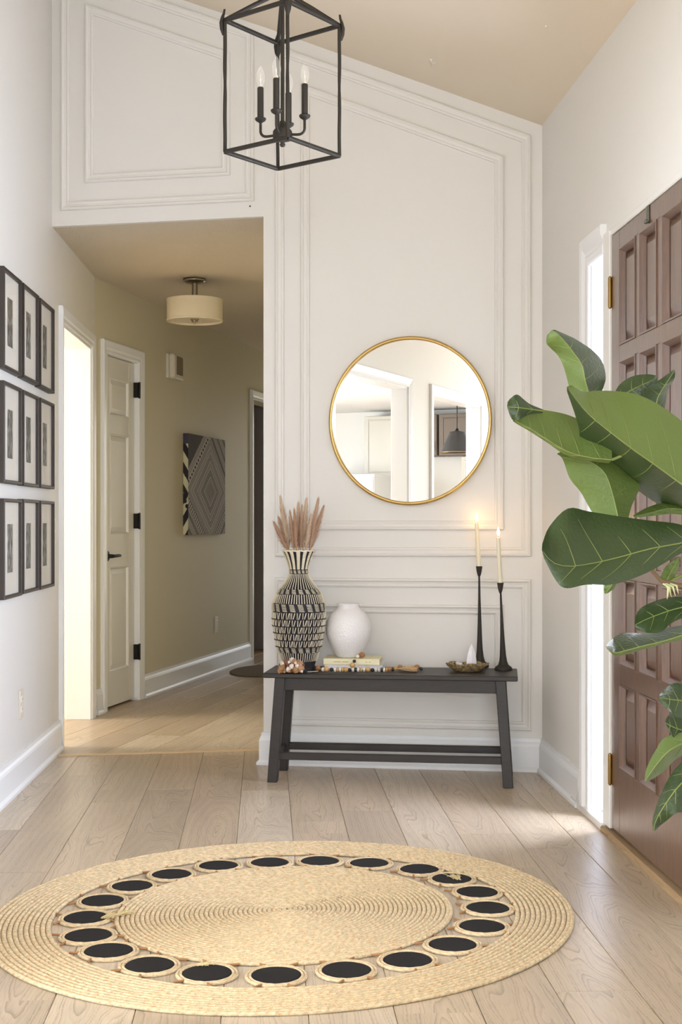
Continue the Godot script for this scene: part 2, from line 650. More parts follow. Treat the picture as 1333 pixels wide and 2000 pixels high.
func build_shell() -> void:
	# back wall
	var fb := frame(BL, CORNER - BL)
	var lb := BL.distance_to(CORNER)
	var s := Sh.new()
	s.slab(V([0, -0.02, lb + 0.14, -0.02, lb + 0.14, ch(CORNER.x) + 0.0, 0, ch(BL.x) + 0.05]), fb, 0.0, -0.22)
	struct("wall_back", s, M.panel, "warm white panelled back wall behind the black bench", "wall")
	# header above the hall opening
	var fh := frame(HL, BL - HL)
	var lh := HL.distance_to(BL)
	s = Sh.new()
	for q in [[HALL_H, 0.0, -0.028], [HALL_H + 0.11, -0.028, -0.2]]:
		s.slab(V([-0.12, q[0], lh, q[0], lh, ch(BL.x) + 0.05, -0.12, ch(HL.x - 0.12) + 0.05]), fh, q[1], q[2])
	struct("wall_header", s, M.panel, "warm white panelled wall above the hall opening", "wall")
	# left wall with the hall doorway and two wide openings towards the kitchen
	s = Sh.new()
	var fl := left_frame()
	var tl := 3.78
	var cuts := [[-0.36, 0.92, 2.11], [1.5, 2.9, 2.11], [6.34, 7.22, 2.02]]
	var from := -4.85
	for c in cuts:
		s.slab(rect(ls(from), -0.02, ls(c[0]), tl), fl, 0.0, -0.125)
		s.slab(rect(ls(c[0]), c[2], ls(c[1]), tl), fl, 0.0, -0.125)
		from = c[1]
	s.slab(rect(ls(from), -0.02, ls(7.40), tl), fl, 0.0, -0.125)
	struct("wall_left", s, M.wall, "warm white left wall that carries the nine framed pictures", "wall")
	# right wall with the opening for sidelight and front door
	s = Sh.new()
	var fr := right_frame()
	s.slab(rect(-0.14, -0.02, rs(4.844), 2.83), fr, 0.0, -0.16)
	s.slab(rect(rs(4.844), 2.06, rs(3.40), 2.83), fr, 0.0, -0.16)
	s.slab(rect(rs(3.40), -0.02, rs(-0.55), 2.83), fr, 0.0, -0.16)
	s.slab(rect(rs(-0.55), -0.02, rs(-2.65), 0.5), fr, 0.0, -0.16)
	s.slab(rect(rs(-0.55), 2.2, rs(-2.65), 2.83), fr, 0.0, -0.16)
	s.slab(rect(rs(-2.65), -0.02, rs(-4.85), 2.83), fr, 0.0, -0.16)
	struct("wall_right", s, M.wall, "warm white right wall around the front door", "wall")
	# rear wall with a wide window, behind the camera
	s = Sh.new()
	var f0 := frame(Vector2(1.7, -4.72), Vector2(-1, 0))
	s.slab(rect(-0.1, -0.02, 0.4, 3.9), f0, 0.0, -0.15)
	s.slab(rect(2.8, -0.02, 3.2, 3.9), f0, 0.0, -0.15)
	s.slab(rect(0.4, -0.02, 2.8, 0.5), f0, 0.0, -0.15)
	s.slab(rect(0.4, 2.6, 2.8, 3.9), f0, 0.0, -0.15)
	struct("wall_rear", s, M.wall, "warm white rear wall with a wide window", "wall")
	# sloping ceiling
	s = Sh.new()
	var cz := Transform3D(Basis(Vector3(1, -0.405, 0), Vector3(0, 0, -1), Vector3(0.405, 1, 0).normalized()), Vector3(0, ch(0), 0))
	s.slab(V([-1.75, -4.95, 1.75, -4.95, 1.75, 6.5, -1.75, 6.5]), cz, 0.0, 0.14)
	struct("ceiling", s, M.ceiling, "sloping warm white ceiling over the entry", "ceiling")
	# hall
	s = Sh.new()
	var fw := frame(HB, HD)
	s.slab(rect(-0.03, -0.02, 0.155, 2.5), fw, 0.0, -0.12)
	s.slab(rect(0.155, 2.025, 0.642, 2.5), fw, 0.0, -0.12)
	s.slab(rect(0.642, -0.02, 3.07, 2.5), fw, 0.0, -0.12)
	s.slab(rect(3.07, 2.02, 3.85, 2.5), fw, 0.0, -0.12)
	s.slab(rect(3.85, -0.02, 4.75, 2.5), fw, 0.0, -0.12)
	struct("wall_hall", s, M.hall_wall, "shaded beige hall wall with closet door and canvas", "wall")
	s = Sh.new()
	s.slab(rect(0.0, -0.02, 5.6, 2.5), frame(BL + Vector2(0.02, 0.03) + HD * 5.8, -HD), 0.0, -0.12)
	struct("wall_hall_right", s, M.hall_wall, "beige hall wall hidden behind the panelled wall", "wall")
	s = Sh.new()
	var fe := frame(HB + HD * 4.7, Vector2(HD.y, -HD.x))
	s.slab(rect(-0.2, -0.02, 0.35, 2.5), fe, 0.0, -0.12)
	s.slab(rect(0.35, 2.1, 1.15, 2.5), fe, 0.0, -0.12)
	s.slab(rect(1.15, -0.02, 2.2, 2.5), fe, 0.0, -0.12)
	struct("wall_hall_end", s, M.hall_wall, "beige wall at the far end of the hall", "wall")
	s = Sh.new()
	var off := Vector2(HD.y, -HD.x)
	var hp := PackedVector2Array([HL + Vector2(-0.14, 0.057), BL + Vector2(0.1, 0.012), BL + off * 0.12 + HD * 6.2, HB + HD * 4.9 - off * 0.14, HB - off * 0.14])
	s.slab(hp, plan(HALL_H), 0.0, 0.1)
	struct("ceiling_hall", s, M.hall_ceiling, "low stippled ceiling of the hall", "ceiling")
	# ground outside
	s = Sh.new()
	s.slab(V([-30, -30, 30, -30, 30, 30, -30, 30]), plan(-0.25), 0.0, -0.1)
	struct("ground", s, flat("pale concrete", C(170, 166, 158), 0.9), "pale concrete ground outside the house", "ground")


const BASE_PROF := [0.0, 0.0, 0.026, 0.0, 0.026, 0.012, 0.016, 0.022, 0.016, 0.108, 0.013, 0.118, 0.008, 0.128, 0.007, 0.142, 0.0, 0.142]
const CASE_PROF := [0.0, 0.0, 0.0, 0.010, 0.004, 0.014, 0.020, 0.014, 0.030, 0.017, 0.052, 0.020, 0.066, 0.022, 0.072, 0.018, 0.072, 0.0]
const BEAD_PROF := [0.0, 0.0, 0.0, 0.008, 0.004, 0.014, 0.010, 0.015, 0.016, 0.010, 0.026, 0.008, 0.032, 0.0105, 0.038, 0.0085, 0.040, 0.004, 0.040, 0.0]


func ring(called: String, label: String, fr: Transform3D, pts: PackedVector2Array) -> void:
	var s := Sh.new()
	s.run(pts, V(BEAD_PROF), fr, 1.0 if not Geometry2D.is_polygon_clockwise(pts) else -1.0, true)
	struct(called, s, M.trim_paint, label, "wall moulding")


func build_trim() -> void:
	M.trim_paint = M.panel
	var fb := frame(BL, CORNER - BL)
	var fh := frame(HL, BL - HL)
	var sl := (ch(CORNER.x) - ch(BL.x)) / BL.distance_to(CORNER)
	# (left, right, bottom) of each ring are measured on the wall; its top runs below the ceiling
	var a := on_back(538, 1087)
	var b := on_back(1038, 265)
	var c := on_back(1038, 1087)
	ring("trim_1", "outer picture-frame moulding on the upper back wall", fb, PackedVector2Array([a, Vector2(b.x, c.y), b, Vector2(a.x, b.y + (a.x - b.x) * sl)]))
	a = on_back(588, 1035)
	b = on_back(985, 306)
	c = on_back(985, 1035)
	ring("trim_2", "inner picture-frame moulding around the round mirror", fb, PackedVector2Array([a, Vector2(b.x, a.y), b, Vector2(a.x, b.y + (a.x - b.x) * sl)]))
	a = on_back(538, 1416)
	b = on_back(1038, 1131)
	ring("trim_3", "outer picture-frame moulding on the lower back wall", fb, rect(a.x, a.y, b.x, b.y))
	a = on_back(588, 1348)
	b = on_back(985, 1182)
	ring("trim_4", "inner picture-frame moulding on the lower back wall", fb, rect(a.x, a.y, b.x, b.y))
	var slh := (ch(BL.x) - ch(HL.x)) / HL.distance_to(BL)
	a = on_head(120, 412)
	b = on_head(497, 62)
	c = on_head(497, 397)
	ring("trim_5", "outer picture-frame moulding above the hall opening", fh, PackedVector2Array([a, Vector2(b.x, a.y), b, Vector2(a.x, b.y + (a.x - b.x) * slh)]))
	a = on_head(167, 358)
	b = on_head(450, 103)
	ring("trim_6", "inner picture-frame moulding above the hall opening", fh, PackedVector2Array([a, Vector2(b.x, a.y), b, Vector2(a.x, b.y + (a.x - b.x) * slh)]))
	# baseboards
	var s := Sh.new()
	s.run(PackedVector2Array([BL + HD * 0.19, BL, CORNER + Vector2(0.03, -0.004)]), V(BASE_PROF), plan(), -1.0)
	struct("baseboard_back", s, M.trim, "white baseboard along the back wall under the bench", "baseboard")
	s = Sh.new()
	s.run(PackedVector2Array([lw(2.98), lw(6.265)]), V(BASE_PROF), plan(), -1.0)
	struct("baseboard_left", s, M.trim, "white baseboard below the framed pictures", "baseboard")
	s = Sh.new()
	s.run(PackedVector2Array([CORNER + Vector2(-0.0, 0.0), rw(5.0)]), V(BASE_PROF), plan(), -1.0)
	struct("baseboard_right", s, M.trim, "short white baseboard between corner and sidelight", "baseboard")
	s = Sh.new()
	s.run(PackedVector2Array([rw(3.36), rw(-4.7)]), V(BASE_PROF), plan(), -1.0)
	struct("baseboard_entry", s, M.trim, "white baseboard on the right wall behind the fig plant", "baseboard")
	s = Sh.new()
	s.run(PackedVector2Array([HB + HD * 0.722, HB + HD * 3.0]), V(BASE_PROF), plan(), -1.0)
	s.run(PackedVector2Array([HB + HD * 0.0, HB + HD * 0.082]), V(BASE_PROF), plan(), -1.0)
	struct("baseboard_hall", s, M.trim, "white baseboard along the shaded hall wall", "baseboard")
	# casings: a mitred frame on three sides of an opening
	casing("trim_7", "white casing around the bright hall doorway", left_frame(), ls(6.34), ls(7.22), 2.02)
	casing("trim_8", "white casing around the narrow closet door", frame(HB, HD), 0.155, 0.642, 2.025)
	casing("trim_9", "white casing around the last hall doorway", frame(HB, HD), 3.07, 3.85, 2.02)
	casing("trim_10", "white casing around the first wide kitchen opening", left_frame(), ls(1.5), ls(2.9), 2.11)
	casing("trim_11", "white casing around the second wide kitchen opening", left_frame(), ls(-0.36), ls(0.92), 2.11)
	# jamb linings
	s = Sh.new()
	var fl := left_frame()
	for o in [[6.34, 7.22, 2.02], [1.5, 2.9, 2.11], [-0.36, 0.92, 2.11]]:
		s.box(fl, Vector3(ls(o[0]) - 0.002, 0, -0.13), Vector3(ls(o[0]) + 0.014, o[2], 0.004), 0.002)
		s.box(fl, Vector3(ls(o[1]) - 0.014, 0, -0.13), Vector3(ls(o[1]) + 0.002, o[2], 0.004), 0.002)
		s.box(fl, Vector3(ls(o[0]), o[2] - 0.014, -0.13), Vector3(ls(o[1]), o[2] + 0.002, 0.004), 0.002)
	struct("trim_12", s, M.trim, "white jamb linings of the doorways in the left wall", "door jamb")


func casing(called: String, label: String, fr: Transform3D, a: float, b: float, top: float) -> void:
	var s := Sh.new()
	s.run(PackedVector2Array([Vector2(a, 0), Vector2(a, top), Vector2(b, top), Vector2(b, 0)]), V(CASE_PROF), fr, 1.0)
	struct(called, s, M.trim, label, "door casing")


# ---------------------------------------------------------------- floor
func inset(poly: PackedVector2Array, d: float) -> PackedVector2Array:
	var out := PackedVector2Array()
	var m := poly.size()
	var sgn := 1.0 if Geometry2D.is_polygon_clockwise(poly) else -1.0
	for i in m:
		var a := (poly[i] - poly[(i - 1 + m) % m]).normalized()
		var b := (poly[(i + 1) % m] - poly[i]).normalized()
		var na := Vector2(a.y, -a.x) * -sgn
		var nb := Vector2(b.y, -b.x) * -sgn
		out.append(poly[i] + (na + nb) / maxf(0.3, 1.0 + na.dot(nb)) * -d)
	return out


func planks(floor_node: Node, bounds: PackedVector2Array, at: Vector2, dir: Vector2, rows: int, wide: float, longest: float, y: float) -> void:
	var across := Vector2(dir.y, -dir.x)
	for r in rows:
		var s0 := -rng.randf() * longest * 0.9
		while s0 < 8.5:
			var ln := longest * rng.randf_range(0.72, 1.0)
			var o := at + across * (wide * r) + dir * s0
			var q := PackedVector2Array([o, o + dir * ln, o + dir * ln + across * wide, o + across * wide])
			var cut := Geometry2D.intersect_polygons(q, bounds)
			s0 += ln
			if cut.is_empty() or cut[0].size() < 3:
				continue
			var outer := inset(cut[0], 0.0004)
			var top := inset(cut[0], 0.0016)
			var s := Sh.new()
			var strip := rng.randi() % 5
			var u0 := rng.randf()
			var turn := 1.0 if rng.randf() < 0.5 else -1.0
			var mid := o + across * wide / 2.0
			var uvs := []
			var m := top.size()
			var lift := y - 0.0004 * rng.randf()
			for p in top:
				var d := p - mid
				uvs.append(Vector2(u0 + turn * d.dot(dir) / 2.2, (strip + 0.5 + d.dot(across) / wide * 0.94) / 5.0))
			for i in range(1, m - 1):
				s.tri(Vector3(top[0].x, lift, -top[0].y), Vector3(top[i].x, lift, -top[i].y), Vector3(top[i + 1].x, lift, -top[i + 1].y), Vector3.UP, uvs[0], uvs[i], uvs[i + 1])
			for i in m:
				var j := (i + 1) % m
				var e := outer[j] - outer[i]
				var away := Vector3(e.y, 0, e.x)
				var c2 := (outer[i] + outer[j]) / 2.0 - mid - dir * ln / 2.0
				if away.dot(Vector3(c2.x, 0, -c2.y)) < 0.0:
					away = -away
				s.quad(Vector3(top[i].x, lift, -top[i].y), Vector3(top[j].x, lift, -top[j].y), Vector3(outer[j].x, y - 0.0022, -outer[j].y), Vector3(outer[i].x, y - 0.0022, -outer[i].y), away + Vector3.UP, uvs[i], uvs[j], uvs[j], uvs[i])
				s.quad(Vector3(outer[i].x, y - 0.0022, -outer[i].y), Vector3(outer[j].x, y - 0.0022, -outer[j].y), Vector3(outer[j].x, y - 0.013, -outer[j].y), Vector3(outer[i].x, y - 0.013, -outer[i].y), away, uvs[i], uvs[j], uvs[j], uvs[i])
			obj("plank", s, M.oak[rng.randi() % 5], floor_node)


func build_floor() -> void:
	var s := Sh.new()
	s.slab(V([-6, -5, 1.9, -5, 1.9, 1.0, -6, 1.0]), plan(0.0), 0.0, -0.15)
	s.slab(V([-6, 1.0, 2.6, 1.0, 2.6, 12.6, -6, 12.6]), plan(-0.012), 0.0, -0.15)
	var fl := struct("floor", s, flat("subfloor", C(168, 140, 108), 0.6), "wide pale oak plank floor of the entry", "floor")
	var dir := Vector2(-0.057, 1.0).normalized()
	var t0 := Vector2(-1.45, 6.075)
	var t1 := Vector2(-0.30, 6.265)
	var foyer := PackedVector2Array([Vector2(-1.16, 1.0), Vector2(1.16, 1.0), Vector2(0.98, 5.86), Vector2(-0.2, 6.0), t1, t0])
	planks(fl, foyer, Vector2(-1.535, 1.0) + Vector2(0.05, 0), dir, 16, 0.19, 2.1, 0.0)
	var hall := PackedVector2Array([t0 + Vector2(0, 0.002), t1 + Vector2(0, 0.002), BL + Vector2(0.3, 0.4), BL + Vector2(0.2, 0) + HD * 6.0, HB + HD * 4.7, HB + Vector2(-0.25, 0), Vector2(-1.55, 6.1)])
	planks(fl, hall, Vector2(-2.1, 5.2), HD, 11, 0.19, 2.1, 0.0)
	s = Sh.new()
	var fs := frame(Vector2(-1.315, 6.098), t1 - t0)
	s.box(fs, Vector3(0, -0.004, -0.016), Vector3(0.99, 0.006, 0.016), 0.004)
	struct("trim_13", s, M.strip, "thin pale strip where hall floor meets entry floor", "floor strip")


# ---------------------------------------------------------------- doors and the sidelight
func raised_panel(s: Sh, fr: Transform3D, a: float, b: float, h0: float, h1: float, back: float, front: float, margin: float, slope: float) -> void:
	# a sunk margin, a bevel and a raised field
	var p := [rect(a, h0, b, h1), rect(a + margin, h0 + margin, b - margin, h1 - margin), rect(a + margin + slope, h0 + margin + slope, b - margin - slope, h1 - margin - slope)]
	var z := [back, back, front]
	for k in 2:
		for i in 4:
			var j := (i + 1) % 4
			s.quad(fr * Vector3(p[k][i].x, p[k][i].y, z[k]), fr * Vector3(p[k][j].x, p[k][j].y, z[k]), fr * Vector3(p[k + 1][j].x, p[k + 1][j].y, z[k + 1]), fr * Vector3(p[k + 1][i].x, p[k + 1][i].y, z[k + 1]), fr.basis.z)
	s.quad(fr * Vector3(p[2][0].x, p[2][0].y, front), fr * Vector3(p[2][1].x, p[2][1].y, front), fr * Vector3(p[2][2].x, p[2][2].y, front), fr * Vector3(p[2][3].x, p[2][3].y, front), fr.basis.z)


func hinge(parent: Node, fr: Transform3D, s0: float, h: float, mat: Material, out: float) -> void:
	var s := Sh.new()
	s.lathe(V([0.0, -0.057, 0.0035, -0.055, 0.0065, -0.05, 0.0065, 0.05, 0.0035, 0.055, 0.0, 0.057]), 10, fr * Transform3D(Basis(), Vector3(s0, h, out)))
	s.box(fr, Vector3(s0 - 0.016, h - 0.05, out - 0.010), Vector3(s0 + 0.018, h + 0.05, out - 0.005), 0.001)
	obj("hinge", s, mat, parent)


func build_doors() -> void:
	# front door: five rows of three raised panels
	var fr := right_frame()
	var d0 := rs(4.55)
	var fd := fr * Transform3D(Basis(), Vector3(d0, 0, 0))
	var door := Node3D.new()
	door.name = "door_1"
	add_child(door)
	tag(door, "stained brown wooden front door with fifteen raised panels and brass hinges", "door", "", "structure")
	var cols := [[0.098, 0.292], [0.340, 0.526], [0.582, 0.776]]
	var rows := [[0.250, 0.533], [0.597, 0.884], [0.928, 1.236], [1.287, 1.612], [1.664, 1.990]]
	var wd := 0.874
	var top := 2.05
	var bot := 0.03
	var zb := -0.030
	var zf := 0.004
	for e in [[0.0, cols[0][0]], [cols[2][1], wd]]:
		var s := Sh.new()
		s.box(fd, Vector3(e[0], bot, zb), Vector3(e[1], top, zf), 0.0015)
		obj("stile", s, M.door, door)
	var edges := [bot]
	for r in rows:
		edges.append(r[0])
		edges.append(r[1])
	edges.append(top)
	for i in range(0, edges.size(), 2):
		var s := Sh.new()
		s.box(fd, Vector3(cols[0][0], edges[i], zb), Vector3(cols[2][1], edges[i + 1], zf - 0.0004), 0.0015)
		obj("rail", s, M.door, door)
	for r in rows:
		for k in 2:
			var s := Sh.new()
			s.box(fd, Vector3(cols[k][1], r[0], zb), Vector3(cols[k + 1][0], r[1], zf - 0.0006), 0.0015)
			obj("mullion", s, M.door, door)
		for c in cols:
			var s := Sh.new()
			raised_panel(s, fd, c[0], c[1], r[0], r[1], -0.022, -0.007, 0.016, 0.030)
			# moulding that lines the opening
			s.run(rect(c[0], r[0], c[1], r[1]), V([0.0, 0.004, 0.0, 0.007, 0.005, 0.007, 0.012, -0.006, 0.016, -0.013, 0.016, -0.022, 0.0, -0.022]), fd, 1.0, true)
			obj("panel", s, M.door, door)
	var s := Sh.new()
	s.box(fd, Vector3(0.004, bot + 0.004, -0.04), Vector3(wd - 0.004, top - 0.004, zb + 0.001), 0.001)
	obj("outer_face", s, M.door, door)
	for h in [0.228, 1.04, 1.859]:
		hinge(door, fd, -0.006, h, M.brass, 0.009)
	# sidelight
	var win := Node3D.new()
	win.name = "window_1"
	add_child(win)
	tag(win, "narrow bright sidelight window beside the front door", "window", "", "structure")
	var w0 := rs(4.844)
	var w1 := rs(4.64)
	s = Sh.new()
	s.box(fr, Vector3(w0 - 0.003, 0.0, -0.165), Vector3(w0 + 0.012, 2.04, 0.004), 0.002)
	s.box(fr, Vector3(w0, 2.012, -0.165), Vector3(w1 + 0.01, 2.065, 0.004), 0.002)
	s.box(fr, Vector3(w0 + 0.012, 0.03, -0.10), Vector3(w0 + 0.030, 2.012, -0.055), 0.003)
	s.box(fr, Vector3(w0 + 0.012, 0.03, -0.15), Vector3(w0 + 0.05, 2.012, -0.10), 0.003)
	s.box(fr, Vector3(w1 - 0.05, 0.03, -0.15), Vector3(w1, 2.012, -0.10), 0.003)
	s.box(fr, Vector3(w0 + 0.012, 0.03, -0.15), Vector3(w1, 0.13, -0.10), 0.003)
	s.box(fr, Vector3(w0 + 0.012, 1.93, -0.15), Vector3(w1, 2.012, -0.10), 0.003)
	obj("frame", s, M.trim, win)
	s = Sh.new()
	s.box(fr, Vector3(w0 + 0.04, 0.12, -0.128), Vector3(w1 - 0.04, 1.94, -0.124))
	obj("pane", s, M.glass, win)
	# the second sidelight, on the latch side of the door
	var win2 := Node3D.new()
	win2.name = "window_2"
	add_child(win2)
	tag(win2, "matching sidelight window on the latch side of the front door", "window", "", "structure")
	var v0 := d0 + wd + 0.05
	var v1 := rs(3.40)
	s = Sh.new()
	s.box(fr, Vector3(v0, 0.03, -0.15), Vector3(v0 + 0.03, 2.06, -0.10), 0.003)
	s.box(fr, Vector3(v1 - 0.03, 0.0, -0.165), Vector3(v1 + 0.003, 2.06, 0.004), 0.003)
	s.box(fr, Vector3(v0, 0.03, -0.15), Vector3(v1, 0.13, -0.10), 0.003)
	s.box(fr, Vector3(v0, 1.96, -0.15), Vector3(v1, 2.065, -0.10), 0.003)
	obj("frame", s, M.trim, win2)
	s = Sh.new()
	s.box(fr, Vector3(v0 + 0.02, 0.12, -0.128), Vector3(v1 - 0.02, 1.97, -0.124))
	obj("pane", s, M.glass, win2)
	# entry window further along the right wall
	var win3 := Node3D.new()
	win3.name = "window_3"
	add_child(win3)
	tag(win3, "wide white framed window on the right wall behind the camera's view", "window", "", "structure")
	s = Sh.new()
	s.run(rect(rs(-0.55), 0.5, rs(-2.65), 2.2), V([0.0, -0.02, 0.0, -0.10, 0.05, -0.10, 0.05, -0.02]), fr, 1.0, true)
	s.box(fr, Vector3(rs(-1.58), 0.5, -0.10), Vector3(rs(-1.62), 2.2, -0.05), 0.003)
	obj("frame", s, M.trim, win3)
	s = Sh.new()
	s.box(fr, Vector3(rs(-0.58), 0.53, -0.078), Vector3(rs(-2.62), 2.17, -0.074))
	obj("pane", s, M.glass, win3)
	# windows behind the camera and in the kitchen, glazed door at the end of the hall
	glazing("window_4", "wide rear window with white bars behind the camera", "window", frame(Vector2(1.7, -4.72), Vector2(-1, 0)), 0.4, 2.8, 0.5, 2.6)
	glazing("window_5", "wide kitchen window with white bars", "window", Transform3D(Basis(Vector3(0, 0, 1), Vector3.UP, Vector3(1, 0, 0)), Vector3(-5.7, 0, -3.5)), 2.0, 5.4, 0.6, 2.3)
	glazing("door_3", "glazed white door at the hidden end of the hall", "door", frame(HB + HD * 4.7, Vector2(HD.y, -HD.x)), 0.35, 1.15, 0.0, 2.1)
	# casing, post and head jamb
	s = Sh.new()
	s.run(PackedVector2Array([Vector2(w0, 0.025), Vector2(w0, 2.006), Vector2(w1 + 0.004, 2.006)]), V([0.0, 0.0, 0.0, 0.012, 0.006, 0.016, 0.03, 0.016, 0.04, 0.012, 0.05, 0.012, 0.07, 0.022, 0.098, 0.024, 0.106, 0.02, 0.106, 0.0]), fr, 1.0)
	struct("trim_14", s, M.trim, "wide white casing around the sidelight", "door casing")
	s = Sh.new()
	s.box(fr, Vector3(w1, 0.025, -0.16), Vector3(d0 - 0.004, 2.075, 0.012), 0.003)
	s.box(fr, Vector3(w1 + 0.001, 2.053, -0.16), Vector3(d0 + wd + 0.05, 2.075, 0.008), 0.003)
	s.box(fr, Vector3(d0 + wd + 0.004, 0.025, -0.16), Vector3(d0 + wd + 0.05, 2.075, 0.012), 0.003)
	struct("trim_15", s, M.ivory_trim if M.has("ivory_trim") else M.panel, "cream post and head jamb around the front door", "door jamb")
	# raised sill under the sidelight, oak threshold under the door
	s = Sh.new()
	s.box(fr, Vector3(rs(5.10), -0.01, -0.16), Vector3(rs(4.645), 0.026, 0.020), 0.003)
	s.box(fr, Vector3(w0 + 0.012, 0.0, -0.16), Vector3(w1, 0.036, -0.03), 0.003)
	struct("trim_16", s, flat("white sill paint", C(226, 220, 212), 0.4), "raised white sill below the sidelight", "sill")
	s = Sh.new()
	s.box(fr, Vector3(rs(4.643), -0.01, -0.16), Vector3(d0 + wd + 0.1, 0.018, 0.022), 0.006, Vector2(0.4, 1.0), Vector2(0.2, 0.1))
	s.box(fr, Vector3(rs(4.643), 0.0, -0.16), Vector3(d0 + wd + 0.1, 0.027, -0.022), 0.004, Vector2(0.4, 1.0), Vector2(0.6, 0.3))
	struct("trim_17", s, M.threshold, "oak threshold below the brown front door", "threshold")
	# closet door in the hall: one column of three panels
	var fw := frame(HB, HD)
	var fc := fw * Transform3D(Basis(), Vector3(0.159, 0, -0.018))
	var closet := Node3D.new()
	closet.name = "door_2"
	add_child(closet)
	tag(closet, "narrow white closet door with three panels and black lever", "door", "", "structure")
	var cw := 0.480
	var pr := [[0.21, 0.81], [1.0, 1.578], [1.685, 1.90]]
	for e in [[0.0, 0.098], [0.388, cw]]:
		s = Sh.new()
		s.box(fc, Vector3(e[0], 0.012, -0.035), Vector3(e[1], 2.018, 0.0), 0.001)
		obj("stile", s, M.closet, closet)
	edges = [0.012]
	for r in pr:
		edges.append(r[0])
		edges.append(r[1])
	edges.append(2.018)
	for i in range(0, edges.size(), 2):
		s = Sh.new()
		s.box(fc, Vector3(0.098, edges[i], -0.035), Vector3(0.388, edges[i + 1], -0.0002), 0.001)
		obj("rail", s, M.closet, closet)
	for r in pr:
		s = Sh.new()
		raised_panel(s, fc, 0.098, 0.388, r[0], r[1], -0.012, -0.002, 0.014, 0.026)
		s.run(rect(0.098, r[0], 0.388, r[1]), V([0.0, 0.0, 0.003, 0.003, 0.008, 0.0, 0.014, -0.012, 0.0, -0.012]), fc, 1.0, true)
		obj("panel", s, M.closet, closet)
	s = Sh.new()
	s.box(fw, Vector3(0.142, 0, -0.10), Vector3(0.157, 2.03, 0.003), 0.001)
	s.box(fw, Vector3(0.641, 0, -0.10), Vector3(0.656, 2.03, 0.003), 0.001)
	s.box(fw, Vector3(0.15, 2.021, -0.10), Vector3(0.65, 2.035, 0.003), 0.001)
	obj("jamb", s, M.trim, closet)
	s = Sh.new()
	s.box(fw, Vector3(0.15, -0.01, -0.11), Vector3(0.65, 2.03, -0.09))
	obj("dark_backing", s, M.gap, closet)
	for h in [0.29, 1.075, 1.86]:
		var hs := Sh.new()
		hs.lathe(V([0.0, -0.05, 0.007, -0.048, 0.007, 0.048, 0.0, 0.05]), 10, fw * Transform3D(Basis(), Vector3(0.645, h, 0.012)))
		hs.box(fw, Vector3(0.622, h - 0.045, -0.0175), Vector3(0.645, h + 0.045, 0.010), 0.001)
		obj("hinge", hs, M.hinge_black, closet)
	var lev := Sh.new()
	var hx := fc * Transform3D(Basis(Vector3.RIGHT, PI / 2), Vector3(0.052, 0.875, 0.0))
	lev.lathe(V([0.0, 0.0, 0.031, 0.0, 0.031, 0.006, 0.026, 0.011, 0.012, 0.013, 0.010, 0.045, 0.0, 0.047]), 24, hx)
	lev.tube(PackedVector3Array([fc * Vector3(0.045, 0.875, 0.042), fc * Vector3(0.09, 0.876, 0.045), fc * Vector3(0.14, 0.877, 0.043), fc * Vector3(0.168, 0.876, 0.038)]), [0.009, 0.009, 0.0085, 0.007], 10)
	obj("door_handle", lev, M.hinge_black, closet)
	s = Sh.new()
	s.box(fc, Vector3(-0.002, 0.845, -0.02), Vector3(0.004, 0.905, 0.001), 0.0005)
	obj("latch_plate", s, M.hinge_black, closet)


func glazing(called: String, label: String, category: String, fr: Transform3D, a: float, b: float, h0: float, h1: float) -> void:
	var o := Node3D.new()
	o.name = called
	add_child(o)
	tag(o, label, category, "", "structure")
	var s := Sh.new()
	s.run(rect(a, h0, b, h1), V([0.0, -0.03, 0.0, -0.10, 0.055, -0.10, 0.055, -0.03]), fr, 1.0, true)
	var m := (a + b) / 2.0
	s.box(fr, Vector3(m - 0.02, h0, -0.09), Vector3(m + 0.02, h1, -0.05), 0.003)
	s.box(fr, Vector3(a, (h0 + h1) / 2.0 - 0.02, -0.088), Vector3(b, (h0 + h1) / 2.0 + 0.02, -0.052), 0.003)
	obj("frame", s, M.trim, o)
	s = Sh.new()
	s.box(fr, Vector3(a + 0.03, h0 + 0.03, -0.072), Vector3(b - 0.03, h1 - 0.03, -0.068))
	obj("pane", s, M.glass, o)


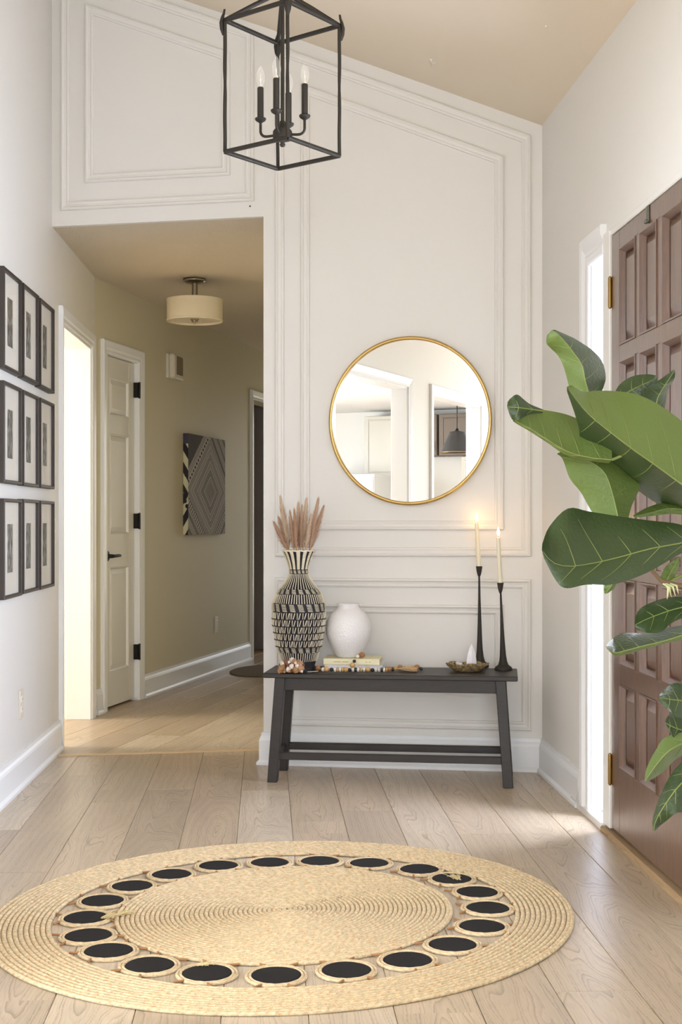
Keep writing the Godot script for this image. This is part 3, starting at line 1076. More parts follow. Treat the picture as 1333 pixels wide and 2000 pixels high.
# ---------------------------------------------------------------- the rooms seen through openings and in the mirror
func build_back_rooms() -> void:
	# bright room behind the hall doorway
	var white: Material = M.wall
	var s := Sh.new()
	s.slab(rect(0.02, -0.02, 2.9, 2.5), frame(Vector2(-1.47, 7.245), Vector2(-1, 0.02)), 0.0, 0.1)
	struct("wall_bedroom_far", s, white, "bright white wall glimpsed through the hall doorway", "wall")
	s = Sh.new()
	s.slab(rect(0, -0.02, 2.9, 2.5), frame(Vector2(-4.3, 5.4), Vector2(1, 0)), 0.0, -0.1)
	struct("wall_bedroom_near", s, white, "near white wall of the bright side room", "wall")
	s = Sh.new()
	s.slab(rect(0, -0.02, 2.1, 2.5), frame(Vector2(-4.2, 5.3), Vector2(0, 1)), 0.0, -0.1)
	struct("wall_bedroom_side", s, white, "side white wall of the bright side room", "wall")
	s = Sh.new()
	s.slab(V([-4.3, 5.3, -1.4, 5.3, -1.47, 7.35, -4.3, 7.45]), plan(2.44), 0.0, 0.1)
	struct("ceiling_bedroom", s, white, "white ceiling of the bright side room", "ceiling")
	s = Sh.new()
	s.slab(V([-4.3, 5.3, -1.2, 5.3, -1.3, 7.3, -4.3, 7.4]), plan(-0.001), 0.0, -0.01)
	struct("floor_bedroom", s, M.strip, "pale floor of the bright side room", "floor")
	# dim room behind the last hall doorway
	s = Sh.new()
	s.slab(rect(-0.5, -0.02, 1.9, 2.5), frame(HB + HD * 2.7 + Vector2(-HD.y, HD.x) * 0.72, HD), 0.0, -0.1)
	struct("wall_dim_room", s, flat("lilac grey paint", C(176, 168, 166), 0.7), "lilac grey wall glimpsed through the last hall doorway", "wall")
	s = Sh.new()
	for t in [2.75, 3.95]:
		s.slab(rect(0.1, -0.02, 0.8, 2.5), frame(HB + HD * t, Vector2(-HD.y, HD.x)), 0.0, 0.1)
	struct("wall_dim_room_side", s, flat("lilac grey paint", C(176, 168, 166), 0.7), "lilac grey side walls behind the last hall doorway", "wall")
	s = Sh.new()
	var n2 := Vector2(-HD.y, HD.x)
	s.slab(PackedVector2Array([HB + HD * 2.6, HB + HD * 4.2, HB + HD * 4.2 + n2 * 0.9, HB + HD * 2.6 + n2 * 0.9]), plan(2.44), 0.0, 0.1)
	struct("ceiling_dim_room", s, M.hall_ceiling, "ceiling behind the last hall doorway", "ceiling")
	s = Sh.new()
	s.run(PackedVector2Array([HB + HD * 2.75 + n2 * 0.72, HB + HD * 3.95 + n2 * 0.72]), V(BASE_PROF), plan(), -1.0)
	struct("baseboard_dim_room", s, M.trim, "white baseboard behind the last hall doorway", "baseboard")
	# kitchen
	s = Sh.new()
	s.slab(rect(0.0, -0.02, 4.6, 2.6), frame(Vector2(-5.8, -4.46), Vector2(1, 0)), 0.0, 0.12)
	struct("wall_kitchen_back", s, white, "white kitchen back wall seen in the mirror", "wall")
	s = Sh.new()
	s.slab(rect(0.0, -0.02, 4.6, 2.6), frame(Vector2(-1.2, 3.4), Vector2(-1, 0)), 0.0, -0.12)
	struct("wall_kitchen_front", s, white, "white kitchen wall behind the gallery wall", "wall")
	s = Sh.new()
	var fk := frame(Vector2(-5.7, 3.5), Vector2(0, -1))
	fk = Transform3D(Basis(Vector3(0, 0, 1), Vector3.UP, Vector3(1, 0, 0)), Vector3(-5.7, 0, -3.5))
	s.slab(rect(-0.1, -0.02, 2.0, 2.6), fk, 0.0, -0.12)
	s.slab(rect(5.4, -0.02, 8.2, 2.6), fk, 0.0, -0.12)
	s.slab(rect(2.0, -0.02, 5.4, 0.6), fk, 0.0, -0.12)
	s.slab(rect(2.0, 2.3, 5.4, 2.6), fk, 0.0, -0.12)
	struct("wall_kitchen_side", s, white, "white kitchen side wall with a wide window", "wall")
	s = Sh.new()
	s.slab(V([-5.85, -4.6, -1.18, -4.6, -1.32, 3.55, -5.85, 3.55]), plan(2.44), 0.0, 0.12)
	struct("ceiling_kitchen", s, flat("white ceiling paint", C(240, 239, 236), 0.8), "bright white kitchen ceiling reflected in the mirror", "ceiling")
	# cabinets: carcass with a door each
	var taupe := flat("greige cabinet paint", C(196, 189, 174), 0.4)
	var dark := flat("dark cabinet wood", C(112, 98, 84), 0.5)
	var items := [[-3.66, -3.22, 1.62, 2.36, taupe, "greige upper kitchen cabinet reflected beside the jamb"], [-3.2, -2.72, 1.86, 2.36, dark, "dark brown upper cabinet reflected behind the black pendant"], [-2.70, -2.2, 1.86, 2.36, dark, "dark brown upper cabinet at the right of the reflection"], [-2.42, -1.95, 1.2, 1.84, taupe, "greige wall cabinet reflected below the pendant"]]
	for it in items:
		var cab := thing("kitchen_cabinet", it[5], "cabinet", Transform3D(Basis(), Vector3(it[0], it[2], 4.45)))
		var wd: float = it[1] - it[0]
		var hh: float = it[3] - it[2]
		s = Sh.new()
		s.box(Transform3D(), Vector3(0, 0, -0.34), Vector3(wd, hh, 0.0), 0.002)
		obj("body", s, it[4], cab)
		s = Sh.new()
		var ff := Transform3D(Basis(Vector3(-1, 0, 0), Vector3.UP, Vector3(0, 0, -1)), Vector3(wd, 0, -0.345))
		s.box(ff, Vector3(0.004, 0.004, 0), Vector3(wd - 0.004, hh - 0.004, 0.012), 0.002)
		s.run(rect(0.06, 0.06, wd - 0.06, hh - 0.06), V([0.0, 0.012, 0.0, 0.02, 0.012, 0.018, 0.016, 0.012]), ff, -1.0, true)
		obj("door", s, it[4], cab)
		s = Sh.new()
		s.tube(PackedVector3Array([ff * Vector3(0.035, 0.05, 0.035), ff * Vector3(0.035, 0.17, 0.035)]), 0.005, 8)
		obj("handle", s, M.hinge_black, cab)
	var fridge := thing("kitchen_cabinet", "tall white kitchen cabinet block at the lower left of the mirror", "cabinet", Transform3D(Basis(), Vector3(-4.2, 0, 4.0)))
	s = Sh.new()
	s.box(Transform3D(), Vector3(0, 0, -0.6), Vector3(0.93, 1.62, 0.3), 0.006)
	obj("body", s, M.trim, fridge)
	s = Sh.new()
	s.box(Transform3D(), Vector3(0.01, 0.1, -0.62), Vector3(0.46, 1.6, -0.602), 0.003)
	s.box(Transform3D(), Vector3(0.47, 0.1, -0.62), Vector3(0.92, 1.6, -0.602), 0.003)
	obj("door", s, M.trim, fridge)
	# pendant over the kitchen table
	var pen := thing("pendant_lamp", "black cone shade pendant lamp reflected in the round mirror", "pendant lamp", Transform3D(Basis(), Vector3(-1.70, 1.76, 1.55)))
	s = Sh.new()
	s.lathe(V([0.165, 0.0, 0.075, 0.2, 0.072, 0.2, 0.161, 0.0]), 40, Transform3D(), Vector2.ONE, false)
	obj("shade", s, flat("black pendant enamel", C(40, 37, 36), 0.4), pen)
	s = Sh.new()
	s.lathe(V([0.166, -0.004, 0.167, 0.0, 0.165, 0.004, 0.162, 0.0]), 40, Transform3D(), Vector2.ONE, false)
	obj("rim", s, M.brass, pen)
	s = Sh.new()
	s.tube(PackedVector3Array([Vector3(0, 0.2, 0), Vector3(0, 0.67, 0)]), 0.005, 8)
	s.lathe(V([0.0, 0.655, 0.05, 0.655, 0.05, 0.68, 0.0, 0.68]), 24)
	s.lathe(V([0.0, 0.185, 0.076, 0.19, 0.076, 0.202, 0.02, 0.215, 0.01, 0.24, 0.0, 0.24]), 24)
	obj("cord", s, M.hinge_black, pen)


# ---------------------------------------------------------------- rug
const RUG := Vector2(-0.152, 3.673)


func rug_at(r: float, a: float, y: float) -> Vector3:
	var e1 := Vector2(0.806, 0.592)
	var e2 := Vector2(-0.592, 0.806)
	var q := RUG + e1 * (1.033 * r * cos(a)) + e2 * (0.966 * r * sin(a))
	return Vector3(q.x, y, -q.y)


# braid wound as a spiral: one rounded row beside the next
func braid(r0: float, turns: int, pitch: float, segs_per_m: float) -> Sh:
	var s := Sh.new()
	var wob := noise(1.0, 77, 2)
	for k in turns:
		var rr := r0 + pitch * k
		var segs := maxi(20, int(TAU * rr * segs_per_m))
		var off := rng.randf()
		var rows := []
		for j in segs + 1:
			var a := TAU * j / segs
			var sp := rr + pitch * j / segs - pitch * 0.5  # spiral
			if k == turns - 1:
				sp = rr - pitch * 0.5 + pitch * 0.5
			var row := PackedVector3Array()
			var ph := rr * a / 0.024 + off
			var bump := 0.0005 * sin(ph * TAU) + 0.0007 * wob.get_noise_2d(j * 0.9, k * 7.0)
			var w2 := 0.0016 * wob.get_noise_2d(cos(a) * 6.0 + k * 0.4, sin(a) * 6.0)
			for q in [[-0.5, 0.001], [-0.46, 0.0048], [-0.25, 0.0082], [0.0, 0.0092], [0.25, 0.0082], [0.46, 0.0048], [0.5, 0.001]]:
				var side: float = q[0]
				row.append(rug_at(maxf(0.0005, sp + side * pitch + bump * signf(side) * (1.0 - absf(side))), a, q[1] + w2 * 0.6 + (bump if absf(side) < 0.4 else 0.0)))
			rows.append(row)
		s.grid(rows, false, 0, 1.0, TAU * rr / 0.78, Vector2(0, rng.randf()))
	return s


func swap_uv(s: Sh) -> void:
	for i in s.t.size():
		s.t[i] = Vector2(s.t[i].y, s.t[i].x)


func build_rug() -> void:
	var rug := thing("round_rug", "round braided jute rug with a ring of black discs on the oak floor", "rug", Transform3D(Basis(), Vector3(RUG.x, 0, -RUG.y)))
	var back := Transform3D(Basis(), -rug.position)
	var s := braid(0.008, 35, 0.01305, 80.0)
	fix_up(s)
	swap_uv(s)
	obj("braided_centre", s, M.jute, rug).transform = back
	s = braid(0.628, 12, 0.0138, 80.0)
	fix_up(s)
	swap_uv(s)
	obj("braided_border", s, M.jute, rug).transform = back
	# the ring of discs
	var spots := [[-0.224, 4.179], [-0.067, 4.197], [0.089, 4.172], [0.242, 4.099], [0.332, 3.989], [0.394, 3.847], [0.407, 3.69], [0.373, 3.523], [0.283, 3.371], [0.163, 3.254], [0.013, 3.18], [-0.153, 3.144], [-0.318, 3.159], [-0.463, 3.216], [-0.581, 3.323], [-0.654, 3.445], [-0.69, 3.6], [-0.674, 3.759], [-0.614, 3.911], [-0.515, 4.04], [-0.382, 4.142]]
	for k in spots.size():
		var p := Vector2(spots[k][0], spots[k][1])
		var at := Vector3(p.x, 0, -p.y)
		var ringm := Sh.new()
		for q in [[0.0635, 0.0052], [0.0715, 0.0048]]:
			var rows := []
			for j in 41:
				var a := TAU * j / 40
				var rr: float = q[0] + 0.0012 * sin(a * 2.0 + k)
				var row := PackedVector3Array()
				for i in 7:
					var b := PI * i / 6.0
					var wide := 0.0048
					var lift: float = q[1] * 1.5 * sin(b) + 0.0005
					row.append(at + Vector3(cos(a) * (rr + cos(b) * wide), lift + 0.0004 * sin(j * 2.1 + i), sin(a) * (rr + cos(b) * wide)))
				rows.append(row)
			ringm.grid(rows, false, 0, 1.0, 0.6)
		fix_up(ringm)
		swap_uv(ringm)
		var loop := obj("disc_border", ringm, M.jute, rug)
		loop.transform = back
		var disc := Sh.new()
		var rim := PackedVector3Array()
		var mid := PackedVector3Array()
		var low := PackedVector3Array()
		for j in 40:
			var a := TAU * j / 40
			var rr := 0.0595 + 0.0010 * sin(a * 3.0 + k * 2.0)
			rim.append(at + Vector3(cos(a) * rr, 0.0058, sin(a) * rr))
			mid.append(at + Vector3(cos(a) * rr * 0.93, 0.0072, sin(a) * rr * 0.93))
			low.append(at + Vector3(cos(a) * rr, 0.0008, sin(a) * rr))
		disc.grid([low, rim, mid], true)
		disc.cap(mid, Vector3.UP)
		obj("black_disc", disc, M.felt, loop)
		# ties to the border and the centre
		var out := (p - RUG).normalized()
		for sg in [-1.0, 1.0]:
			var side := Vector2(-out.y, out.x) * 0.03
			for off in [-1.0, 1.0]:
				var c0: Vector2 = p + out * sg * 0.066 + side * off
				var c1: Vector2 = p + out * sg * 0.083 + side * off * 1.6
				var tie := Sh.new()
				tie.tube(PackedVector3Array([Vector3(c0.x, 0.006, -c0.y), Vector3(c1.x, 0.005, -c1.y)]), 0.003, 6)
				obj("tie", tie, M.jute_dark, loop)
	# frayed tufts
	for q in [[0.348, 3.97, 0.045, 2.0], [-0.635, 3.585, 0.05, 0.3], [-0.60, 3.61, 0.04, 0.5], [-0.335, 3.205, 0.022, 0.2]]:
		s = Sh.new()
		for i in 34:
			var a: float = q[3] + rng.randf_range(-0.8, 0.8)
			var b := Vector3(q[0] + rng.randf_range(-0.012, 0.012), 0.009, -q[1] + rng.randf_range(-0.008, 0.008))
			var ln: float = q[2] * rng.randf_range(0.5, 1.0)
			s.tube(PackedVector3Array([b, b + Vector3(cos(a) * ln * 0.5, ln * 0.22, -sin(a) * ln * 0.5), b + Vector3(cos(a) * ln, ln * rng.randf_range(0.05, 0.3), -sin(a) * ln)]), [0.0009, 0.0008, 0.0004], 3, false)
		obj("frayed_tuft", s, M.jute_pale, rug).transform = back


func fix_up(s: Sh) -> void:  # all faces of a thing that lies on the floor look up
	for i in s.n.size():
		if s.n[i].y < 0.0:
			s.n[i] = -s.n[i]
	for i in range(0, s.ix.size(), 3):
		var a := s.ix[i]
		var b := s.ix[i + 1]
		var c := s.ix[i + 2]
		if (s.v[b] - s.v[a]).cross(s.v[c] - s.v[a]).dot(s.n[a] + s.n[b] + s.n[c]) > 0.0:
			s.ix[i + 1] = c
			s.ix[i + 2] = b


# ---------------------------------------------------------------- bench
func bench_frame() -> Transform3D:
	return Transform3D(Basis(Vector3.UP, deg_to_rad(-7.0)), Vector3(0.213, 0, -5.569))


func build_bench() -> void:
	var b := thing("bench", "black-brown wooden bench with splayed legs against the white panelled wall", "bench", bench_frame())
	var s := Sh.new()
	var i := Transform3D()
	s.box(i, Vector3(-0.521, 0.430, -0.15), Vector3(0.521, 0.450, 0.15), 0.003)
	obj("seat", s, M.bench, b)
	for z in [-0.118, 0.118]:
		s = Sh.new()
		s.box(i, Vector3(-0.45, 0.378, z - 0.009), Vector3(0.45, 0.430, z + 0.009), 0.002)
		obj("apron", s, M.bench, b)
	for x in [-0.44, 0.44]:
		s = Sh.new()
		s.box(i, Vector3(x - 0.009, 0.378, -0.118), Vector3(x + 0.009, 0.430, 0.118), 0.002)
		obj("side_apron", s, M.bench, b)
	for sx in [-1.0, 1.0]:
		for sz in [-1.0, 1.0]:
			s = Sh.new()
			var lo := Vector3(sx * 0.483, 0.0, sz * 0.130)
			var hi := Vector3(sx * 0.452, 0.430, sz * 0.117)
			var rows := []
			for q in [[0.0, 0.0185], [0.004, 0.0205], [1.0, 0.0215]]:
				var c: Vector3 = lo.lerp(hi, q[0])
				var w: float = q[1]
				rows.append([c, w])
			for k in 2:
				var c0: Vector3 = rows[k][0]
				var c1: Vector3 = rows[k + 1][0]
				var w0: float = rows[k][1]
				var w1: float = rows[k + 1][1]
				var e := [Vector2(-1, -1), Vector2(1, -1), Vector2(1, 1), Vector2(-1, 1)]
				for m in 4:
					var p: Vector2 = e[m]
					var q: Vector2 = e[(m + 1) % 4]
					# chamfered corners
					var a0 := c0 + Vector3(p.x + (q.x - p.x) * 0.06, 0, p.y + (q.y - p.y) * 0.06) * w0
					var b0 := c0 + Vector3(q.x + (p.x - q.x) * 0.06, 0, q.y + (p.y - q.y) * 0.06) * w0
					var a1 := c1 + Vector3(p.x + (q.x - p.x) * 0.06, 0, p.y + (q.y - p.y) * 0.06) * w1
					var b1 := c1 + Vector3(q.x + (p.x - q.x) * 0.06, 0, q.y + (p.y - q.y) * 0.06) * w1
					s.quad(a0, b0, b1, a1, Vector3(p.x + q.x, 0, p.y + q.y))
					var r: Vector2 = e[(m + 3) % 4]
					var d0 := c0 + Vector3(p.x + (r.x - p.x) * 0.06, 0, p.y + (r.y - p.y) * 0.06) * w0
					var d1 := c1 + Vector3(p.x + (r.x - p.x) * 0.06, 0, p.y + (r.y - p.y) * 0.06) * w1
					s.quad(a0, d0, d1, a1, Vector3(p.x, 0, p.y))
			s.quad(lo + Vector3(-0.0185, 0, -0.0185), lo + Vector3(0.0185, 0, -0.0185), lo + Vector3(0.0185, 0, 0.0185), lo + Vector3(-0.0185, 0, 0.0185), Vector3.DOWN)
			obj("leg", s, M.bench, b)
	for z in [-0.124, 0.124]:
		s = Sh.new()
		s.box(i, Vector3(-0.464, 0.092, z - 0.011), Vector3(0.464, 0.122, z + 0.011), 0.002)
		obj("stretcher", s, M.bench, b)
	for x in [-0.475, 0.475]:
		s = Sh.new()
		s.box(i, Vector3(x - 0.009, 0.096, -0.120), Vector3(x + 0.009, 0.118, 0.120), 0.002)
		obj("side_stretcher", s, M.bench, b)


const TOP := 0.4502


func on_bench(px: float, z: float) -> Vector3:
	return Vector3((px - CX) / F * z, TOP, -z)


# ---------------------------------------------------------------- vases and pampas
func vase_r(h: float) -> float:  # radius of the woven vase at a height
	var pr := [[0.0, 0.072], [0.02, 0.071], [0.039, 0.076], [0.060, 0.081], [0.093, 0.092], [0.125, 0.098], [0.19, 0.109], [0.248, 0.112], [0.281, 0.111], [0.319, 0.096], [0.341, 0.081], [0.363, 0.064], [0.384, 0.049], [0.406, 0.0405], [0.423, 0.040], [0.449, 0.046], [0.481, 0.058], [0.501, 0.069]]
	for i in pr.size() - 1:
		if h <= pr[i + 1][0]:
			var t: float = (h - pr[i][0]) / (pr[i + 1][0] - pr[i][0])
			return lerpf(pr[i][1], pr[i + 1][1], t)
	return 0.069


func strand(s: Sh, a0: float, h0: float, a1: float, h1: float, wide: float, lift: float, bow := 0.0, steps := 4) -> void:
	# a flat rush that follows the vase from (angle, height) to (angle, height)
	var path := PackedVector3Array()
	for i in steps + 1:
		var t := float(i) / steps
		var a := lerpf(a0, a1, t)
		var h := lerpf(h0, h1, t)
		var r := vase_r(h) + lift + bow * sin(t * PI)
		path.append(Vector3(cos(a) * r, h, sin(a) * r))
	s.tube(path, wide, 5, true)


func build_vases() -> void:
	var base := on_bench(584, 5.61)
	var cream := flat("pale rush", C(226, 214, 186), 0.75)
	var black := flat("black-dyed rush", C(34, 28, 30), 0.7)
	var v := thing("woven_vase", "tall black and cream woven rush vase holding dried pampas plumes", "vase", Transform3D(Basis(), base))
	var s := Sh.new()
	var prof := PackedVector2Array()
	for i in 52:
		var h := 0.501 * i / 51.0
		prof.append(Vector2(vase_r(h) - 0.003, h))
	for i in 20:
		var h := 0.501 - 0.12 * i / 19.0
		prof.append(Vector2(vase_r(h) - 0.009, h))
	s.lathe(prof, 56)
	obj("body", s, black, v)
	# neck: woven rows that make upright stripes
	s = Sh.new()
	var sb := Sh.new()
	var n := 14
	for row in 15:
		var h := 0.425 + 0.0051 * row
		for k in n:
			var a := TAU * k / n + 0.1
			var w := TAU / n
			strand(s, a + w * 0.04, h, a + w * 0.54, h + 0.001, 0.0027, -0.001, 0.0032, 4)
			strand(sb, a + w * 0.54, h, a + w * 1.04, h + 0.001, 0.0024, -0.0026, 0.0010, 3)
	obj("neck_weave", s, cream, v)
	obj("neck_weave_dark", sb, black, v)
	s = Sh.new()
	var ringp := PackedVector3Array()
	for k in 57:
		var a := TAU * k / 56
		ringp.append(Vector3(cos(a) * 0.0665, 0.5015 + 0.0012 * sin(a * 14.0), sin(a) * 0.0665))
	s.tube(ringp, 0.0036, 6, false)
	obj("rim", s, cream, v)
	# twined bands: rows of dashes
	s = Sh.new()
	for band in [[0.406, 0.420, 3, 14], [0.322, 0.341, 4, 19], [0.249, 0.281, 6, 19], [0.077, 0.099, 4, 19]]:
		var rows: int = band[2]
		var cnt: int = band[3]
		for r in rows:
			var h := lerpf(band[0], band[1], (r + 0.5) / rows)
			for k in cnt:
				var w := TAU / cnt
				var a := w * k + w * 0.04 * r
				strand(s, a + w * 0.02, h - 0.0007, a + w * 0.60, h + 0.0007, 0.0014, 0.0, 0.0030, 4)
	obj("twined_bands", s, cream, v)
	# upright slats
	s = Sh.new()
	for band in [[0.342, 0.404, 40], [0.283, 0.320, 62], [0.040, 0.076, 52]]:
		var cnt: int = band[2]
		for k in cnt:
			var a := TAU * k / cnt
			strand(s, a, band[0], a + 0.012 * sin(k * 5.1), band[1], 0.0016 if band[2] > 45 else 0.0015, 0.0008, 0.0012, 4)
	obj("slats", s, cream, v)
	# open lattice: five rows of leaning pairs
	s = Sh.new()
	sb = Sh.new()
	for r in 5:
		var h0 := 0.101 + 0.0292 * r
		var h1 := h0 + 0.0270
		var cnt := 30
		for k in cnt:
			var w := TAU / cnt
			var a := w * k + 0.02 * r
			strand(s, a, h0, a - w * 0.34, h1, 0.0017, 0.0012, 0.001, 3)
			strand(s, a + w * 0.26, h0, a + w * 0.22, h1, 0.0015, 0.0006, 0.001, 3)
			if (k * 7 + r * 3) % 4 == 0:
				strand(s, a + w * 0.58, h0, a + w * 0.50, h1, 0.0012, 0.0006, 0.001, 3)
		var hoop := PackedVector3Array()
		for k in 61:
			var a := TAU * k / 60
			hoop.append(Vector3(cos(a) * (vase_r(h0) + 0.0036), h0 - 0.001 + 0.0006 * sin(a * 15.0), sin(a) * (vase_r(h0) + 0.0036)))
		sb.tube(hoop, 0.0022, 5, false)
	obj("lattice", s, cream, v)
	obj("hoops", sb, black, v)
	# pampas: tip pixel, plume half width, tone
	var tones := [flat("pale tan pampas", C(218, 188, 156), 0.95), flat("rosy tan pampas", C(206, 168, 138), 0.95), flat("brown pampas", C(194, 152, 120), 0.95)]
	var tips := [
		[548.5, 975, 0.015, 0, "tallest pampas plume, leftmost of the upright ones, pale tan"], [536, 1022, 0.012, 2, "short pampas plume that leans farthest left over the vase rim"], [545, 1013, 0.011, 1, "rosy pampas plume between the far left and the tallest one"],
		[567, 1002, 0.011, 1, "low rosy pampas plume just right of the tallest plume"], [575.5, 999, 0.010, 2, "brown pampas plume in the middle of the bunch"], [583, 987, 0.012, 0, "pale pampas plume at the middle back of the bunch"],
		[590, 992, 0.010, 1, "slim rosy pampas plume right of the middle"], [598.5, 979, 0.014, 0, "tall pale pampas plume right of the middle"], [621.5, 978, 0.013, 1, "tall rosy pampas plume that leans right"],
		[631.5, 993, 0.012, 2, "brown pampas plume that leans farthest right"], [608, 1008, 0.011, 0, "short pale pampas plume in front of the right leaning ones"]]
	var backs := [0.02, 0.0, 0.03, 0.0, -0.02, 0.03, 0.01, 0.02, 0.0, 0.01, -0.03]
	for k in tips.size():
		var tp: Array = tips[k]
		var tip := P(tp[0], tp[1], 5.61 + backs[k])
		var foot := base + Vector3((tip.x - base.x) * 0.12, 0.10, -backs[k] * 0.3)
		var neck := base + Vector3(clampf((tip.x - base.x) * 0.55, -0.045, 0.045), 0.502, -backs[k] * 0.8)
		var pl := thing("pampas_plume", tp[4], "dried grass", Transform3D(Basis(), foot), "pampas plumes in the woven vase")
		s = Sh.new()
		var mid := neck.lerp(tip, 0.35) + Vector3(0, 0.01, 0)
		var curve := [foot, foot.lerp(neck, 0.6), neck, mid, tip]
		var path := PackedVector3Array()
		for i in 17:
			var t := i / 16.0 * 4.0
			var q := mini(int(t), 3)
			path.append(Vector3(curve[q]).lerp(curve[q + 1], t - q) - foot)
		s.tube(path, 0.0013, 5)
		obj("stem", s, flat("straw stem", C(186, 152, 104), 0.8), pl)
		s = Sh.new()
		var length := neck.distance_to(tip)
		var axis := (tip - neck).normalized()
		var sx := axis.cross(Vector3.FORWARD).normalized()
		var sy := axis.cross(sx)
		for i in 1300:
			var t := pow(rng.randf(), 0.85)
			var a := rng.randf() * TAU
			var wide: float = tp[2] * 1.65 * (0.22 + 0.85 * sin(PI * pow(t, 0.55))) * rng.randf_range(0.35, 1.35)
			var c: Vector3 = neck.lerp(tip, t * 0.97) - foot
			var o := (sx * cos(a) + sy * sin(a))
			var e := c + o * wide + axis * length * rng.randf_range(0.07, 0.16)
			var side := axis.cross(o).normalized() * rng.randf_range(0.0012, 0.0022)
			s.tri(c - side, c + side, e, (o + axis * 0.2 + side * 200.0 * rng.randf_range(-1.0, 1.0)).normalized())
		obj("plume", s, tones[tp[3]], pl)
	# white vase on the books
	var vb := P(681, 1283.5, 5.64)
	vb.y = TOP + 0.0505
	var wv := thing("white_vase", "round matte white ceramic vase standing on two books", "vase", Transform3D(Basis(), vb))
	s = Sh.new()
	var k := 0.00217
	var pp := PackedVector2Array()
	for q in [[0, 0], [19, 0], [22, 1], [25, 5], [30.5, 14], [36, 24], [40, 33], [43, 43], [44, 52], [43.8, 60], [42.5, 68], [39.5, 77], [34, 85], [27, 91], [22.5, 94.5], [21, 97], [20.5, 99], [21.5, 101.5], [22.5, 103], [21.5, 104.5], [19.5, 104], [18.5, 100], [19.5, 94], [26, 88], [36, 74]]:
		pp.append(Vector2(q[0] * k, q[1] * k))
	s.lathe(pp, 64)
	var chalk := flat("chalky white ceramic", C(238, 234, 230), 0.85)
	relief(chalk, 0.045, 0.28, 3.0, 17)
	obj("body", s, chalk, wv)


# ---------------------------------------------------------------- what stands on the bench
func book(called: String, label: String, at: Vector3, turn: float, size: Vector3, cover: Material, lettered: bool) -> void:
	var b := thing(called, label, "book", Transform3D(Basis(Vector3.UP, turn), at), "")
	var w := size.x / 2.0
	var d := size.z / 2.0
	var s := Sh.new()
	s.box(Transform3D(), Vector3(-w, 0, -d), Vector3(w, 0.0028, d), 0.0008)
	s.box(Transform3D(), Vector3(-w, size.y - 0.0028, -d), Vector3(w, size.y, d), 0.0008)
	s.box(Transform3D(), Vector3(-w, 0, d - 0.003), Vector3(w, size.y, d), 0.0012)
	obj("cover", s, cover, b)
	s = Sh.new()
	s.box(Transform3D(), Vector3(-w + 0.004, 0.0028, -d + 0.004), Vector3(w - 0.004, size.y - 0.0028, d - 0.003))
	obj("pages", s, flat("book pages", C(232, 226, 214), 0.9), b)
	if lettered:  # lines of small print on the spine, too small to read
		s = Sh.new()
		for q in [[-0.075, -0.045], [-0.04, -0.012], [0.060, 0.066], [0.074, 0.080]]:
			s.box(Transform3D(), Vector3(q[0], size.y * 0.42, d - 0.0002), Vector3(q[1], size.y * 0.56, d + 0.0003))
		obj("spine_print", s, flat("tan print", C(196, 178, 130), 0.7), b)


func ball(s: Sh, at: Vector3, r: float, sides := 12, squash := 1.0, axis := Vector3.UP) -> void:
	var prof := PackedVector2Array()
	for i in 9:
		var a := PI * i / 8.0 - PI / 2.0
		prof.append(Vector2(maxf(0.0, cos(a)) * r, sin(a) * r * squash))
	var y := axis.normalized()
	var x := y.cross(Vector3(0.3, 0.1, 1.0)).normalized()
	s.lathe(prof, sides, Transform3D(Basis(x, y, x.cross(y)), at), Vector2.ONE, false)


func rock(s: Sh, at: Vector3, size: Vector3, sd: int) -> void:  # a faceted lump
	var r := RandomNumberGenerator.new()
	r.seed = sd
	var pts := []
	var seg := 7
	for i in 5:
		var row := []
		for j in seg:
			var a := TAU * (j + 0.5 * (i % 2)) / seg
			var b := PI * i / 4.0 - PI / 2.0
			var k := r.randf_range(0.78, 1.12)
			row.append(at + Vector3(cos(a) * cos(b) * size.x, sin(b) * size.y, sin(a) * cos(b) * size.z) * k)
		pts.append(row)
	for j in seg:
		pts[0][j] = at + Vector3(0, -size.y, 0)
		pts[4][j] = at + Vector3(0, size.y, 0)
	for i in 4:
		for j in seg:
			var a: Vector3 = pts[i][j]
			var b: Vector3 = pts[i][(j + 1) % seg]
			var c: Vector3 = pts[i + 1][(j + 1) % seg]
			var d: Vector3 = pts[i + 1][j]
			for t in [[a, b, c], [a, c, d]]:
				var nn: Vector3 = (t[1] - t[0]).cross(t[2] - t[0])
				if nn.length() > 1e-10:
					nn = nn.normalized()
					if nn.dot((t[0] + t[1] + t[2]) / 3.0 - at) < 0.0:
						nn = -nn
					s.tri(t[0], t[1], t[2], nn)


